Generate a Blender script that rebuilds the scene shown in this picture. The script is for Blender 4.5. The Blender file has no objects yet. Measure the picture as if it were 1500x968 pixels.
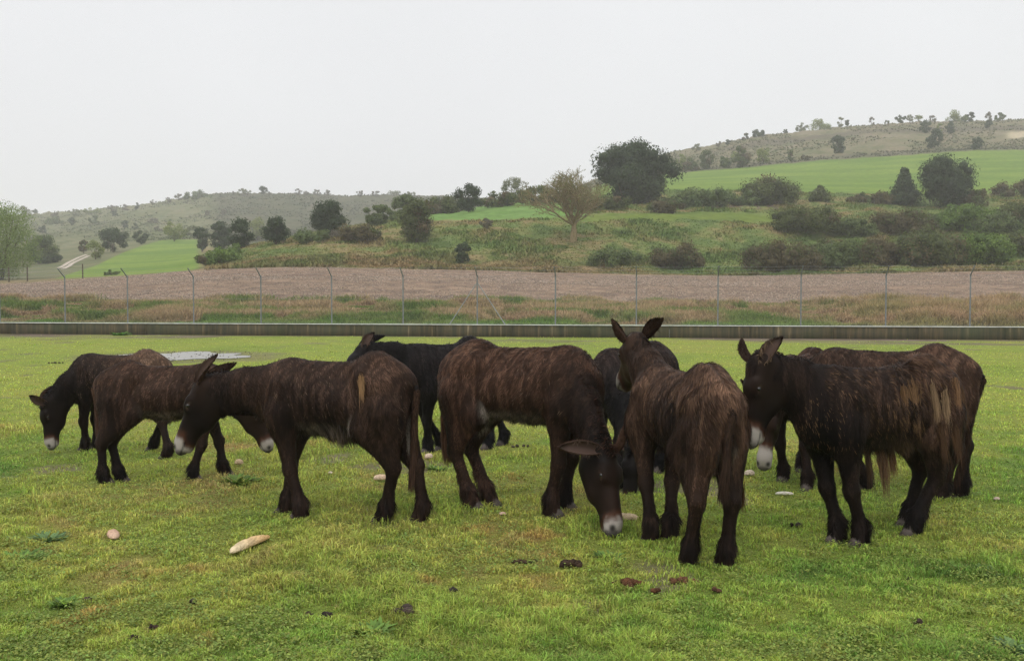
import bpy, math, numpy as np
rng = np.random.default_rng(7)
F, CX, CY, HZ, CAMH = 1500.0, 750.0, 484.0, 430.0, 1.7
TH = math.atan((CY-HZ)/F)
C = bpy.context.scene.collection
sc = bpy.context.scene

# ------------------------------------------------------------------ helpers
def lerp(a, b, t): return a+(b-a)*t
def sstep(a, b, x):
    t = np.clip((x-a)/(b-a), 0, 1); return t*t*(3-2*t)
def unit(v):
    v = np.asarray(v, float); return v/np.maximum(np.linalg.norm(v, axis=-1, keepdims=True), 1e-9)
def ray(px, py):
    dx = (px-CX)/F; dy = (CY-py)/F
    c, s = math.cos(TH), math.sin(TH)
    return np.array([dx, c+dy*s, -s+dy*c])
def at(px, py, Y):
    d = ray(px, py); return np.array([0, 0, CAMH])+d*(Y/d[1])
def onground(px, py):
    d = ray(px, py); return np.array([0, 0, CAMH])+d*(-CAMH/d[2])
def hash2(i, j, seed=0):
    n = (i.astype(np.int64)*374761393+j.astype(np.int64)*668265263+seed*974711) & 0x7fffffff
    n = ((n ^ (n >> 13))*1274126177) & 0x7fffffff
    return ((n ^ (n >> 16)) & 0xffff)/65535.0
def vnoise(x, y, seed=0):
    x = np.asarray(x, float); y = np.asarray(y, float)
    i = np.floor(x); j = np.floor(y); fx = x-i; fy = y-j
    i = i.astype(np.int64)+5000; j = j.astype(np.int64)+5000
    u = fx*fx*(3-2*fx); v = fy*fy*(3-2*fy)
    a = hash2(i, j, seed); b = hash2(i+1, j, seed); c = hash2(i, j+1, seed); d = hash2(i+1, j+1, seed)
    return lerp(lerp(a, b, u), lerp(c, d, u), v)
def fbm(x, y, seed=0, o=4):
    s = 0; a = .5; t = 0
    x = np.asarray(x, float); y = np.asarray(y, float)
    for k in range(o):
        s = s+a*vnoise(x*2**k, y*2**k, seed+k*17); t += a; a *= .5
    return s/t
def n3(P, f, seed=0):
    return (fbm(P[:, 0]*f, P[:, 1]*f+P[:, 2]*f*.7, seed, 3)+fbm(P[:, 2]*f, P[:, 0]*f-P[:, 1]*f*.6, seed+5, 3))*.5

def mesh(name, V, tris=None, quads=None, col=None, mat=None, parent=None, smooth=False, mi=None, mats=None):
    me = bpy.data.meshes.new(name)
    V = np.asarray(V, np.float32)
    parts = []; starts = []; n = 0; totals = []
    if tris is not None and len(tris):
        tris = np.asarray(tris, np.int32); parts.append(tris.ravel()); starts.append(n+3*np.arange(len(tris))); totals.append(np.full(len(tris), 3)); n += 3*len(tris)
    if quads is not None and len(quads):
        quads = np.asarray(quads, np.int32); parts.append(quads.ravel()); starts.append(n+4*np.arange(len(quads))); totals.append(np.full(len(quads), 4)); n += 4*len(quads)
    L = np.concatenate(parts).astype(np.int32); S = np.concatenate(starts).astype(np.int32)
    me.vertices.add(len(V)); me.vertices.foreach_set('co', V.ravel())
    me.loops.add(len(L)); me.loops.foreach_set('vertex_index', L)
    me.polygons.add(len(S)); me.polygons.foreach_set('loop_start', S)
    if smooth: me.polygons.foreach_set('use_smooth', np.ones(len(S), bool))
    for m in (mats or ([mat] if mat else [])): me.materials.append(m)
    if mi is not None: me.polygons.foreach_set('material_index', np.asarray(mi, np.int32))
    me.update(calc_edges=True)
    if col is not None:
        a = me.color_attributes.new('Col', 'FLOAT_COLOR', 'POINT')
        c4 = np.ones((len(V), 4), np.float32); c4[:, :3] = col
        a.data.foreach_set('color', c4.ravel())
    me.validate()
    o = bpy.data.objects.new(name, me); C.objects.link(o)
    if parent: o.parent = parent
    return o
def tag(o, label=None, cat=None, group=None, kind=None):
    if label: o['label'] = label
    if cat: o['category'] = cat
    if group: o['group'] = group
    if kind: o['kind'] = kind
    return o
def empty(name, loc, rz=0.):
    o = bpy.data.objects.new(name, None); C.objects.link(o); o.location = loc; o.rotation_euler = (0, 0, rz)
    o.empty_display_size = .2
    return o

# materials ---------------------------------------------------------
def mat_attr(name, rough=.8, spec=.3, noise=0., nscale=20., bump=0., bscale=40., sheen=0., trans=0., coat=0.):
    m = bpy.data.materials.new(name); m.use_nodes = True; nt = m.node_tree; N = nt.nodes; b = N['Principled BSDF']
    a = N.new('ShaderNodeAttribute'); a.attribute_name = 'Col'
    out = a.outputs['Color']
    tc = N.new('ShaderNodeTexCoord')
    if noise:
        n = N.new('ShaderNodeTexNoise'); n.inputs['Scale'].default_value = nscale; n.inputs['Detail'].default_value = 6; n.inputs['Roughness'].default_value = .7
        nt.links.new(tc.outputs['Object'], n.inputs['Vector'])
        r = N.new('ShaderNodeMapRange'); r.inputs[1].default_value = .25; r.inputs[2].default_value = .75; r.inputs[3].default_value = 1-noise; r.inputs[4].default_value = 1+noise
        nt.links.new(n.outputs['Fac'], r.inputs[0])
        mx = N.new('ShaderNodeVectorMath'); mx.operation = 'SCALE'
        nt.links.new(out, mx.inputs[0]); nt.links.new(r.outputs[0], mx.inputs['Scale']); out = mx.outputs[0]
    nt.links.new(out, b.inputs['Base Color'])
    b.inputs['Roughness'].default_value = rough
    b.inputs['Specular IOR Level'].default_value = spec
    if coat: b.inputs['Coat Weight'].default_value = coat
    if sheen: b.inputs['Sheen Weight'].default_value = sheen
    if bump:
        n = N.new('ShaderNodeTexNoise'); n.inputs['Scale'].default_value = bscale; n.inputs['Detail'].default_value = 5
        nt.links.new(tc.outputs['Object'], n.inputs['Vector'])
        bp = N.new('ShaderNodeBump'); bp.inputs['Strength'].default_value = bump; bp.inputs['Distance'].default_value = .05
        nt.links.new(n.outputs['Fac'], bp.inputs['Height']); nt.links.new(bp.outputs[0], b.inputs['Normal'])
    if trans:
        t = N.new('ShaderNodeBsdfTranslucent'); nt.links.new(out, t.inputs['Color'])
        ms = N.new('ShaderNodeMixShader'); ms.inputs[0].default_value = trans
        nt.links.new(b.outputs[0], ms.inputs[1]); nt.links.new(t.outputs[0], ms.inputs[2])
        nt.links.new(ms.outputs[0], N['Material Output'].inputs['Surface'])
    return m
def mat_flat(name, col, rough=.6, spec=.4, metal=0., noise=.15, nscale=15.):
    m = bpy.data.materials.new(name); m.use_nodes = True; nt = m.node_tree; N = nt.nodes; b = N['Principled BSDF']
    n = N.new('ShaderNodeTexNoise'); n.inputs['Scale'].default_value = nscale; n.inputs['Detail'].default_value = 5
    cr = N.new('ShaderNodeValToRGB')
    cr.color_ramp.elements[0].position = .3; cr.color_ramp.elements[1].position = .7
    cr.color_ramp.elements[0].color = [c*(1-noise) for c in col]+[1]; cr.color_ramp.elements[1].color = [min(1, c*(1+noise)) for c in col]+[1]
    tc = N.new('ShaderNodeTexCoord'); nt.links.new(tc.outputs['Object'], n.inputs['Vector'])
    nt.links.new(n.outputs['Fac'], cr.inputs[0]); nt.links.new(cr.outputs[0], b.inputs['Base Color'])
    b.inputs['Roughness'].default_value = rough; b.inputs['Specular IOR Level'].default_value = spec; b.inputs['Metallic'].default_value = metal
    return m
M_GROUND = mat_attr('soil_and_moss', .95, .15, .35, 30., .6, 60.)
M_TERR = mat_attr('hill_ground', .95, .1, .35, .9, .6, 1.5)
M_GRASS = mat_attr('grass_blade', .65, .25, trans=.3)
M_LEAF = mat_attr('leaf', .7, .2, trans=.2)
M_DRY = mat_attr('dry_stalk', .9, .1, trans=.15)
M_BARK = mat_flat('bark', (.09, .07, .05), .9, .1, noise=.4)
M_PALEBARK = mat_flat('lichen_bark', (.24, .19, .10), .9, .1, noise=.4)
M_FUR = mat_attr('donkey_coat', .5, .06)
M_SKIN = mat_attr('donkey_hide', .6, .3, .2, 60., .5, 120.)
M_HOOF = mat_flat('hoof_horn', (.07, .055, .045), .55, .3, noise=.3, nscale=30)
M_EYE = mat_flat('eye_gloss', (.004, .003, .003), .08, .6)
M_STONE = mat_attr('field_stone', .9, .2)
M_STEEL = mat_flat('galvanised_steel', (.22, .235, .24), .6, .4, .35, .15, 8)
M_BRACE = mat_flat('pale_steel_tube', (.31, .32, .32), .6, .4, .2, .1, 8)
M_WIRE = mat_flat('fence_wire', (.26, .28, .28), .6, .3, .2)
M_BREAD = mat_attr('bread_crust', .75, .25, .25, 35., .5, 60.)
M_DUNG = mat_attr('dung', .9, .2, .35, 60., .8, 150.)

# ------------------------------------------------------------------ terrain
TX = np.array([-600, -200, 0, 100, 200, 290, 340, 400, 500, 600, 700, 800, 900, 1000, 1100, 1250, 1400, 1500, 1700, 2100], float)
TY = [
 (55, [443, 443, 443, 444, 445, 446, 447, 447, 447, 447, 447, 448, 448, 449, 449, 450, 450, 450, 450, 450]),
 (75, [428, 428, 427, 424, 417, 412, 410, 409, 410, 412, 414, 416, 418, 419, 420, 419, 417, 416, 414, 410]),
 (100, [418, 418, 417, 411, 404, 396, 394, 392, 393, 395, 397, 400, 402, 404, 405, 402, 399, 397, 395, 390]),
 (112, [413, 413, 412, 408, 402, 396, 388, 382, 380, 382, 385, 389, 391, 393, 394, 391, 387, 385, 380, 375]),
 (125, [410, 410, 409, 405, 399, 393, 374, 362, 354, 352, 353, 356, 359, 361, 361, 362, 360, 356, 350, 345]),
 (140, [406, 406, 405, 401, 396, 389, 368, 356, 342, 330, 322, 319, 317, 316, 316, 325, 328, 325, 320, 315]),
 (160, [402, 402, 401, 397, 391, 385, 366, 353, 337, 323, 313, 306, 304, 304, 306, 310, 312, 310, 305, 300]),
 (185, [397, 397, 396, 391, 386, 380, 367, 355, 334, 318, 304, 292, 285, 281, 282, 286, 288, 286, 284, 280]),
 (240, [387, 387, 385, 373, 366, 362, 362, 364, 343, 325, 303, 290, 272, 267, 264, 262, 258, 254, 248, 240]),
 (300, [372, 372, 370, 360, 353, 350, 353, 360, 350, 338, 322, 305, 262, 254, 247, 235, 226, 222, 215, 205]),
 (430, [350, 350, 345, 338, 334, 330, 331, 333, 330, 325, 318, 300, 248, 224, 203, 187, 180, 177, 172, 165]),
 (600, [320, 318, 316, 313, 303, 286, 284, 284, 285, 286, 290, 298, 262, 240, 222, 205, 198, 195, 190, 185]),
 (760, [345, 343, 340, 335, 326, 312, 310, 309, 308, 308, 310, 315, 290, 270, 255, 240, 232, 228, 222, 215]),
 (1500, [425]*20)]
LY = np.log([t[0] for t in TY]); TT = np.array([t[1] for t in TY], float)
gx = np.arange(-700, 2201, 10.); gl = np.linspace(LY[0], LY[-1], 260)
tmp = np.array([np.interp(gx, TX, r) for r in TT])
TAB = np.array([[0.]*0]*0) if False else np.stack([np.interp(gl, LY, tmp[:, k]) for k in range(len(gx))], 1)
def blur(A, ax, k, n=2):
    for _ in range(n):
        P = np.concatenate([np.take(A, [0]*k, ax), A, np.take(A, [-1]*k, ax)], ax)
        cs = np.cumsum(P, ax); cs = np.concatenate([np.zeros_like(np.take(cs, [0], ax)), cs], ax)
        A = (np.take(cs, range(2*k+1, cs.shape[ax]), ax)-np.take(cs, range(0, cs.shape[ax]-2*k-1), ax))/(2*k+1)
    return A
TAB = blur(TAB, 1, 3, 2); TAB = blur(TAB, 0, 1, 1)
def wallY(X): return 40.15-.141*np.asarray(X, float)
def Hsmooth(X, Y):
    X = np.asarray(X, float); Y = np.asarray(Y, float)
    u = np.clip(CX+F*X/np.maximum(Y, 5), gx[0], gx[-1]-1e-3); l = np.clip(np.log(np.maximum(Y, 55)), gl[0], gl[-1]-1e-6)
    fi = (u-gx[0])/10; i = fi.astype(int); fi = fi-i
    fj = (l-gl[0])/(gl[1]-gl[0]); j = np.minimum(fj.astype(int), len(gl)-2); fj = fj-j
    y = lerp(lerp(TAB[j, i], TAB[j, i+1], fi), lerp(TAB[j+1, i], TAB[j+1, i+1], fi), fj)
    z = CAMH+np.maximum(Y, 55)*(HZ-y)/F
    w = wallY(X); t = np.clip((Y-w)/(55-w), 0, 1)
    return np.where(Y < 55, lerp(.36, z, t), z)
def H(X, Y):
    X = np.asarray(X, float); Y = np.asarray(Y, float)
    z = Hsmooth(X, Y)
    u = CX+F*X/np.maximum(Y, 5)
    a = .06*sstep(42, 50, Y)+.10*sstep(50, 58, Y)*(1-sstep(58, 62, Y))
    bank = sstep(101, 106, Y)*(1-sstep(150, 200, Y))*sstep(280, 330, u)
    a = a+bank*.75+sstep(290, 330, Y)*2.0
    a = a*(1+sstep(430, 600, Y)*.8)
    z = z+a*(fbm(X*.35, Y*.35, 3, 4)-.5)*np.where(Y > 200, 1, 1)+bank*1.1*(fbm(X*.09, Y*.12, 9, 3)-.5)
    z = z+sstep(280, 330, Y)*3.0*(fbm(X*.03, Y*.03, 21, 3)-.5)
    # clods of the ploughed soil
    pl = sstep(56, 58, Y)*(1-sstep(98, 100, Y))
    return z+pl*.05*(fbm(X*2.2, Y*2.2, 33, 3)-.5)
def G(X, Y):   # pasture
    X = np.asarray(X, float); Y = np.asarray(Y, float); pm = sstep(1.0, 2.2, ((X+8.9)/2.4)**2+((Y-27.6)/2.9)**2)
    return pm*.05*(fbm(np.asarray(X)*.5+9, np.asarray(Y)*.5, 41, 3)-.5)+pm*.02*(fbm(np.asarray(X)*3, np.asarray(Y)*3, 43, 2)-.5)
def hit(px, py, Y0=44., Y1=900.):
    Y = np.exp(np.linspace(math.log(Y0), math.log(Y1), 1500))
    d = ray(px, py); X = d[0]/d[1]*Y; zr = CAMH+d[2]/d[1]*Y
    g = (Hsmooth(X, Y)-zr)/Y
    k = np.argmax(g >= 0) if (g >= 0).any() else int(np.argmax(g))
    return float(X[k]), float(Y[k])

RED = np.array
def ramp(t, stops):
    ts = [s[0] for s in stops]; cs = np.array([s[1] for s in stops])
    return np.stack([np.interp(t, ts, cs[:, k]) for k in range(3)], -1)

def terrain_zones(X, Y):
    u = CX+F*X/Y
    n = fbm(X*.12, Y*.12, 5, 4); nb = fbm(X*.5, Y*.5, 6, 4); nf = fbm(X*1.7, Y*1.2, 8, 3)
    Yn = Y+(nb-.5)*3
    drygrass = ramp(n*.5+nf*.5, [(.3, (.085, .10, .03)), (.45, (.15, .125, .055)), (.6, (.21, .15, .085)), (.75, (.12, .12, .04))])
    soil = ramp(nf*.6+nb*.4, [(.25, (.12, .082, .062)), (.5, (.195, .132, .090)), (.75, (.265, .188, .130))])*(.8+.4*fbm(X*.05, Y*.6, 55, 3))[..., None]
    green = ramp(fbm(X*.06, Y*.15, 12, 4), [(.3, (.095, .160, .022)), (.7, (.150, .210, .032))])
    greenD = ramp(fbm(X*.06, Y*.15, 12, 4), [(.3, (.095, .175, .04)), (.7, (.125, .21, .05))])
    bank = ramp(n*.45+nb*.55, [(.28, (.07, .105, .028)), (.42, (.11, .15, .042)), (.52, (.145, .155, .05)), (.64, (.21, .16, .075)), (.76, (.11, .14, .045))])
    hillR = ramp(n*.5+nb*.5, [(.3, (.085, .095, .04)), (.5, (.14, .125, .07)), (.7, (.185, .15, .10))])
    hillL = ramp(n*.5+nb*.5, [(.3, (.065, .082, .03)), (.5, (.115, .12, .055)), (.7, (.155, .14, .08))])
    col = drygrass.copy()
    def put(c, w): nonlocal col; col = col+(c-col)*np.clip(w, 0, 1)[..., None]
    put(soil, sstep(54.5, 56.5, Yn))
    put(drygrass, sstep(99.5, 101.5, Yn)*sstep(330, 290, u) if False else sstep(99.5, 101.5, Yn))
    bw = sstep(100.5, 103, Yn)*sstep(290, 320, u+(nb-.5)*30)
    put(bank, bw)
    # dry toe of the bank
    put(ramp(nb, [(.3, (.10, .095, .035)), (.7, (.2, .14, .07))]), bw*(1-sstep(106, 122, Yn))*sstep(1050, 850, u))
    # terrace green strips
    put(green*.7, sstep(137, 139, Yn)*(1-sstep(145, 148, Yn))*sstep(760, 860, u)*(1-sstep(1130, 1220, u))*.9)
    put(np.broadcast_to(np.array([.13, .095, .075]), col.shape), sstep(.50, .58, nf)*sstep(158, 162, Yn)*(1-sstep(172, 176, Yn))*sstep(960, 990, u)*(1-sstep(1130, 1160, u)))
    put(greenD, sstep(141, 143, Yn)*sstep(600, 640, u)*(1-sstep(850, 870, u))*(1-sstep(232, 240, Yn)))
    # olive scrub left, far hills
    put(hillL, sstep(112, 116, Yn)*(1-sstep(285, 300, u)))
    gl_ = sstep(111, 113, Yn)*(1-sstep(296, 302, Yn))*sstep(0, 1, (u-(90+(402-0)*0+0))-np.interp(Y, [112, 300], [-10, 150]))*(1-sstep(286, 300, u+(Y-112)*.0))
    put(green, gl_)
    put(hillL, sstep(296, 304, Yn)*(1-sstep(800, 860, u)))
    put(hillL*.6, sstep(186, 200, Yn)*sstep(300, 330, u)*(1-sstep(860, 880, u)))
    gr = sstep(188, 191, Yn)*(1-sstep(300, 304, Yn))*sstep(860, 880, u)
    put(green*np.array([.95, .97, 1.0]), gr)
    put(hillR, sstep(301, 305, Yn)*sstep(850, 870, u))
    put(np.broadcast_to(np.array([.075, .07, .045]), col.shape), sstep(300, 303, Yn)*(1-sstep(312, 320, Yn))*sstep(850, 870, u)*.7)
    put(np.broadcast_to(np.array([.095, .08, .055]), col.shape), sstep(383, 388, Yn)*(1-sstep(396, 402, Yn))*sstep(1000, 1100, u)*.8)
    put(np.broadcast_to(np.array([.36, .30, .2]), col.shape), sstep(352, 356, Yn)*(1-sstep(376, 380, Yn))*sstep(1462, 1480, u))
    zone = np.where(Y < 55.5, 0, np.where(Y < 100.5, 1, 2))
    zone = np.where(gl_ > .5, 3, zone); zone = np.where(gr > .5, 3, zone)
    zone = np.where((Y > 142) & (Y < 236) & (u > 620) & (u < 860), 3, zone)
    return col, zone

def build_terrain():
    us = np.concatenate([np.arange(-700, -50, 25.), np.arange(-50, 1551, 4.), np.arange(1575, 2200, 25.)])
    ys = np.concatenate([np.zeros(1), np.linspace(0, 1, 26)[1:], ])
    rows = []
    U = (us-CX)/F
    w = 40.15/(1+.141*U)
    for t in ys[1:] if False else np.linspace(0, 1, 26): rows.append(lerp(w+.12, 55., t))
    for y in np.concatenate([np.linspace(55.4, 100.2, 100), np.linspace(100.6, 190, 170), np.exp(np.linspace(math.log(191), math.log(620), 170)), np.exp(np.linspace(math.log(630), math.log(900), 20))]): rows.append(np.full(len(us), y))  # rows to behind the far ridge
    Yg = np.array(rows); Xg = Yg*U[None]
    Zg = H(Xg, Yg)
    Zg[0] = .36
    col, zone = terrain_zones(Xg, Yg)
    nr, nc = Yg.shape
    V = np.stack([Xg, Yg, Zg], -1).reshape(-1, 3); col = col.reshape(-1, 3)
    idx = np.arange(nr*nc).reshape(nr, nc)
    Q = np.stack([idx[:-1, :-1], idx[:-1, 1:], idx[1:, 1:], idx[1:, :-1]], -1).reshape(-1, 4)
    zf = zone[:-1, :-1].reshape(-1)
    for z, nm in enumerate(['verge_ground', 'ploughed_field', 'hillside', 'green_field']):
        q = Q[zf == z]
        ids, inv = np.unique(q, return_inverse=True)
        o = mesh(nm, V[ids], quads=inv.reshape(-1, 4), col=col[ids], mat=M_TERR if z != 1 else M_TERR, smooth=True)
        tag(o, kind='structure')
build_terrain()

# pasture ground -------------------------------------------------------
def pasture_col(X, Y):
    a = fbm(X*.35, Y*.22, 61, 4); b = fbm(X*1.6, Y*1.3, 62, 4); c = fbm(X*.9+40, Y*.7, 63, 3)
    b = b*.6+.4*fbm(X*5, Y*4.5, 64, 3)
    col = ramp(a*.4+b*.6, [(.28, (.06, .125, .02)), (.40, (.105, .18, .026)), (.50, (.145, .205, .032)), (.62, (.185, .22, .040)), (.75, (.19, .17, .055))])
    r = sstep(.62, .74, c*.6+.4*fbm(X*4, Y*3.5, 66, 3))*.45*(1-sstep(18, 26, Y)*.8)
    col = col+(np.array([.23, .125, .05])-col)*r[..., None]
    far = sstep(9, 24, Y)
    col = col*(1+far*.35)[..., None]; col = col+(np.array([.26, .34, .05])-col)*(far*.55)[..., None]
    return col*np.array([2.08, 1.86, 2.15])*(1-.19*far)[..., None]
def bare(X, Y):
    d = wallY(X)-Y
    w = (1-sstep(1.2, 5.0, d+3.4*(fbm(X*.25, Y*.6, 71, 3)-.5)))*sstep(.35, .55, fbm(X*.2+3, Y*.5, 74, 3))
    # puddle margin
    p = ((X+8.9)/2.7)**2+((Y-27.6)/2.6)**2
    w = np.maximum(w, (1-sstep(.9, 1.45, p+.8*(fbm(X*.8, Y*.5, 72, 3)-.5)))*.55)
    w = np.maximum(w, sstep(.735, .77, fbm(X*1.1, Y*.9, 73, 4))*.7)
    return w
def build_pasture():
    xs = np.concatenate([np.linspace(-60, -16, 60), np.linspace(-15.6, 15.6, 240), np.linspace(16, 60, 60)])
    t = np.concatenate([np.linspace(-14, 2, 20), np.linspace(2.15, 20, 150), np.linspace(20.3, 39, 90)])
    rows = []
    X = xs[None].repeat(len(t)+1, 0)
    Y = np.concatenate([t[:, None].repeat(len(xs), 1), np.zeros((1, len(xs)))], 0)
    wl = wallY(xs)+.10
    for i in range(len(t)): Y[i] = t[i]+np.where(t[i] > 20, (wl-40.25)*(t[i]-20)/19, 0)
    Y[-1] = wl
    Z = G(X, Y); Z[-1] = 0
    b = bare(X, Y)[..., None]
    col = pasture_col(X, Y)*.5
    soil = ramp(fbm(X*2, Y*2, 75, 3), [(.3, (.10, .075, .055)), (.7, (.17, .13, .10))])
    col = col+(soil-col)*b
    n, m = X.shape; idx = np.arange(n*m).reshape(n, m)
    Q = np.stack([idx[:-1, :-1], idx[:-1, 1:], idx[1:, 1:], idx[1:, :-1]], -1).reshape(-1, 4)
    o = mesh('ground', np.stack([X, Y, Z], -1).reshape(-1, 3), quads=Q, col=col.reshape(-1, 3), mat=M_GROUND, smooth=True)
    tag(o, kind='structure')
build_pasture()

def blades(P, hgt, wid, col, lean=.5, seed=0, name='grass', mat=None, segs=2, dirb=None, tipcol=1.25):
    r = np.random.default_rng(seed); n = len(P)
    a = r.uniform(0, 2*np.pi, n); w = np.stack([np.cos(a), np.sin(a), np.zeros(n)], 1)
    b = r.uniform(0, 2*np.pi, n); ld = np.stack([np.cos(b), np.sin(b), np.zeros(n)], 1)*(r.random(n)**.7*lean*1.6)[:, None]
    hg = hgt[:, None]; wd = wid[:, None]*.5
    up = np.array([0, 0, 1.])
    mid = P+up*hg*.6+ld*hg*.3; tip = P+up*hg*(1-.35*np.minimum(1, (ld**2).sum(1, keepdims=True)))+ld*hg
    V = np.stack([P-w*wd-up*.004, P+w*wd-up*.004, mid+w*wd*.85, mid-w*wd*.85, tip], 1).reshape(-1, 3)
    i = np.arange(n)*5
    Q = np.stack([i, i+1, i+2, i+3], 1); T = np.stack([i+3, i+2, i+4], 1)
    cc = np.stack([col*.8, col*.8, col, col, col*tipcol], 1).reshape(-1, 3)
    return mesh(name, V, tris=T, quads=Q, col=cc, mat=mat or M_GRASS)
def build_grass():
    r = np.random.default_rng(3)
    n = 620000
    # uniform over the picture's share of the pasture, wider than the frame
    py = 448+ (r.random(n)**.85)*(1010-448); py = np.where(py < 490, r.uniform(490, 1000, n), py)
    px = r.uniform(-220, 1720, n)
    d = CAMH*F/(py-HZ); Y = d; X = (px-CX)/F*d
    keep = (Y < wallY(X)-.15) & (Y > 3.6)
    b = bare(X, Y); keep &= r.random(n) > b*.95
    X, Y = X[keep], Y[keep]; n = len(X)
    clump = fbm(X*9, Y*8, 81, 3); cl2 = fbm(X*.8+7, Y*.8, 82, 3)
    hgt = (.006+.030*sstep(.3, .75, clump)+.028*sstep(.6, .72, cl2))*(.6+.8*r.random(n))*(1-.35*sstep(14, 30, Y))
    wid = .0032*(1+Y/7.)*(.7+.6*r.random(n))
    col = pasture_col(X, Y)*(.5+1.0*r.random((n, 1)))*(1+(r.random((n, 3))-.5)*.25)*(.86+.36*sstep(.3, .7, clump)-.08*sstep(.55, .72, cl2))[:, None]
    # straw and dead blades
    s = r.random(n) < .10*(1-sstep(12, 25, Y)); col[s] = col[s]*.4+np.array([.30, .22, .09])*.6
    P = np.stack([X, Y, G(X, Y)], 1)
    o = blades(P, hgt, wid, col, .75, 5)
    tag(o, 'short yellow-green pasture grass covering the paddock ground', 'grass', kind='stuff')
    # low broad leaves (clover, dandelion) in patches
    n = 330000
    py = 470+r.random(n)**.75*540; px = r.uniform(-150, 1650, n); d = CAMH*F/(py-HZ); X = (px-CX)/F*d; Y = d
    cl = fbm(X*1.1+30, Y*1.1, 91, 3)*.5+fbm(X*6, Y*5, 92, 3)*.5
    k = (cl > .46) & (Y < 24) & (Y > 3.7) & (bare(X, Y) < .4) & (r.random(n) < sstep(.45, .58, cl)*.8)
    X, Y = X[k], Y[k]; n = len(X)
    P = np.stack([X, Y, G(X, Y)+.008+.03*r.random(n)], 1)
    s = (.0022+.0045*r.random(n)**1.5)*(1+Y/11)
    a = r.uniform(0, 6.28, n); t1 = np.stack([np.cos(a), np.sin(a), r.normal(0, .35, n)], 1); t2 = np.stack([-np.sin(a), np.cos(a), r.normal(0, .35, n)], 1)*.75
    ss = s[:, None]
    V = np.stack([P-t1*ss*1.2, P+t2*ss, P+t1*ss*1.2, P-t2*ss], 1).reshape(-1, 3)
    Q = (np.arange(n)*4)[:, None]+np.arange(4)
    base = (np.array([.165, .27, .055])+np.array([.09, .0, .0])*r.random((n, 1)))*(.55+.9*r.random((n, 1)))
    far = sstep(10, 20, Y)[:, None]; base = base*(1-far)+np.array([.27, .33, .075])*far
    o = mesh('clover', V, quads=Q, col=np.repeat(base, 4, 0), mat=M_GRASS)
    tag(o, 'low broad leafed clover and weeds mixed through the pasture', 'clover', kind='stuff')
build_grass()

# puddle ---------------------------------------------------------------
def build_puddle():
    c = onground(262, 522); n = 96
    a = np.linspace(0, 2*np.pi, n, endpoint=False)
    rr = 1+.5*(fbm(np.cos(a)*2+5, np.sin(a)*2+5, 95, 3)-.5)*1.6
    X = c[0]+np.cos(a)*rr*1.75; Y = c[1]+np.sin(a)*rr*1.7
    V = np.concatenate([np.stack([X, Y, np.full(n, .014)], 1), [[c[0], c[1], .014]]])
    T = np.stack([np.arange(n), (np.arange(n)+1) % n, np.full(n, n)], 1)
    m = bpy.data.materials.new('muddy_water'); m.use_nodes = True; nt = m.node_tree; b = nt.nodes['Principled BSDF']
    b.inputs['Base Color'].default_value = (.22, .21, .19, 1); b.inputs['Roughness'].default_value = .3; b.inputs['Specular IOR Level'].default_value = 1.
    nz = nt.nodes.new('ShaderNodeTexNoise'); nz.inputs['Scale'].default_value = 6; bp = nt.nodes.new('ShaderNodeBump'); bp.inputs['Strength'].default_value = .06; bp.inputs['Distance'].default_value = .01
    nt.links.new(nz.outputs['Fac'], bp.inputs['Height']); nt.links.new(bp.outputs[0], b.inputs['Normal'])
    tag(mesh('puddle', V, tris=T, mat=m), kind='structure')
    r = np.random.default_rng(9); k = 160
    aa = r.uniform(0, 6.28, k); q = np.sqrt(r.random(k))*1.15
    P = np.stack([c[0]+np.cos(aa)*q*2, c[1]+np.sin(aa)*q*2.2, np.full(k, .02)], 1)
    s = r.uniform(.01, .028, k)
    stones('puddle_grit', P, s, np.array([.10, .09, .07]), 'small dark clods and grit poking out of the puddle', 'mud')
OCT = np.array([[1, 0, 0], [0, 1, 0], [-1, 0, 0], [0, -1, 0], [0, 0, 1], [0, 0, -1.]])
OT = np.array([[0, 1, 4], [1, 2, 4], [2, 3, 4], [3, 0, 4], [1, 0, 5], [2, 1, 5], [3, 2, 5], [0, 3, 5]])
def stones(name, P, s, base, label, cat, flat=.6, var=.5):
    r = np.random.default_rng(len(P)); n = len(P)
    V = OCT[None]*s[:, None, None]*r.uniform(.6, 1.4, (n, 6, 1)); V[..., 2] *= flat
    a = r.uniform(0, 6.28, n); c, sn = np.cos(a)[:, None], np.sin(a)[:, None]
    x = V[..., 0]*c-V[..., 1]*sn; y = V[..., 0]*sn+V[..., 1]*c
    V = np.stack([x, y, V[..., 2]], -1)+P[:, None]
    T = (np.arange(n)*6)[:, None, None]+OT[None]
    col = base*(1-var+2*var*r.random((n, 1)))
    return tag(mesh(name, V.reshape(-1, 3), tris=T.reshape(-1, 3), col=np.repeat(col, 6, 0), mat=M_STONE), label, cat, kind='stuff')
build_puddle()
def field_stones():
    r = np.random.default_rng(12); n = 60000
    Y = 55/(1-r.random(n)*.46); px = r.uniform(-60, 1560, n); X = (px-CX)/F*Y
    s = r.uniform(.02, .060, n)*(1+.3*(Y > 75))
    k = r.random(n) < (.25+.75*sstep(.4, .6, fbm(X*.2, Y*.1, 57, 3)))
    X, Y, s = X[k], Y[k], s[k]
    stones('stones', np.stack([X, Y, H(X, Y)+.012], 1), s, np.array([.30, .235, .185]), 'pale stones and clods strewn over the ploughed field', 'stones', .7, .55)
field_stones()

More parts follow.
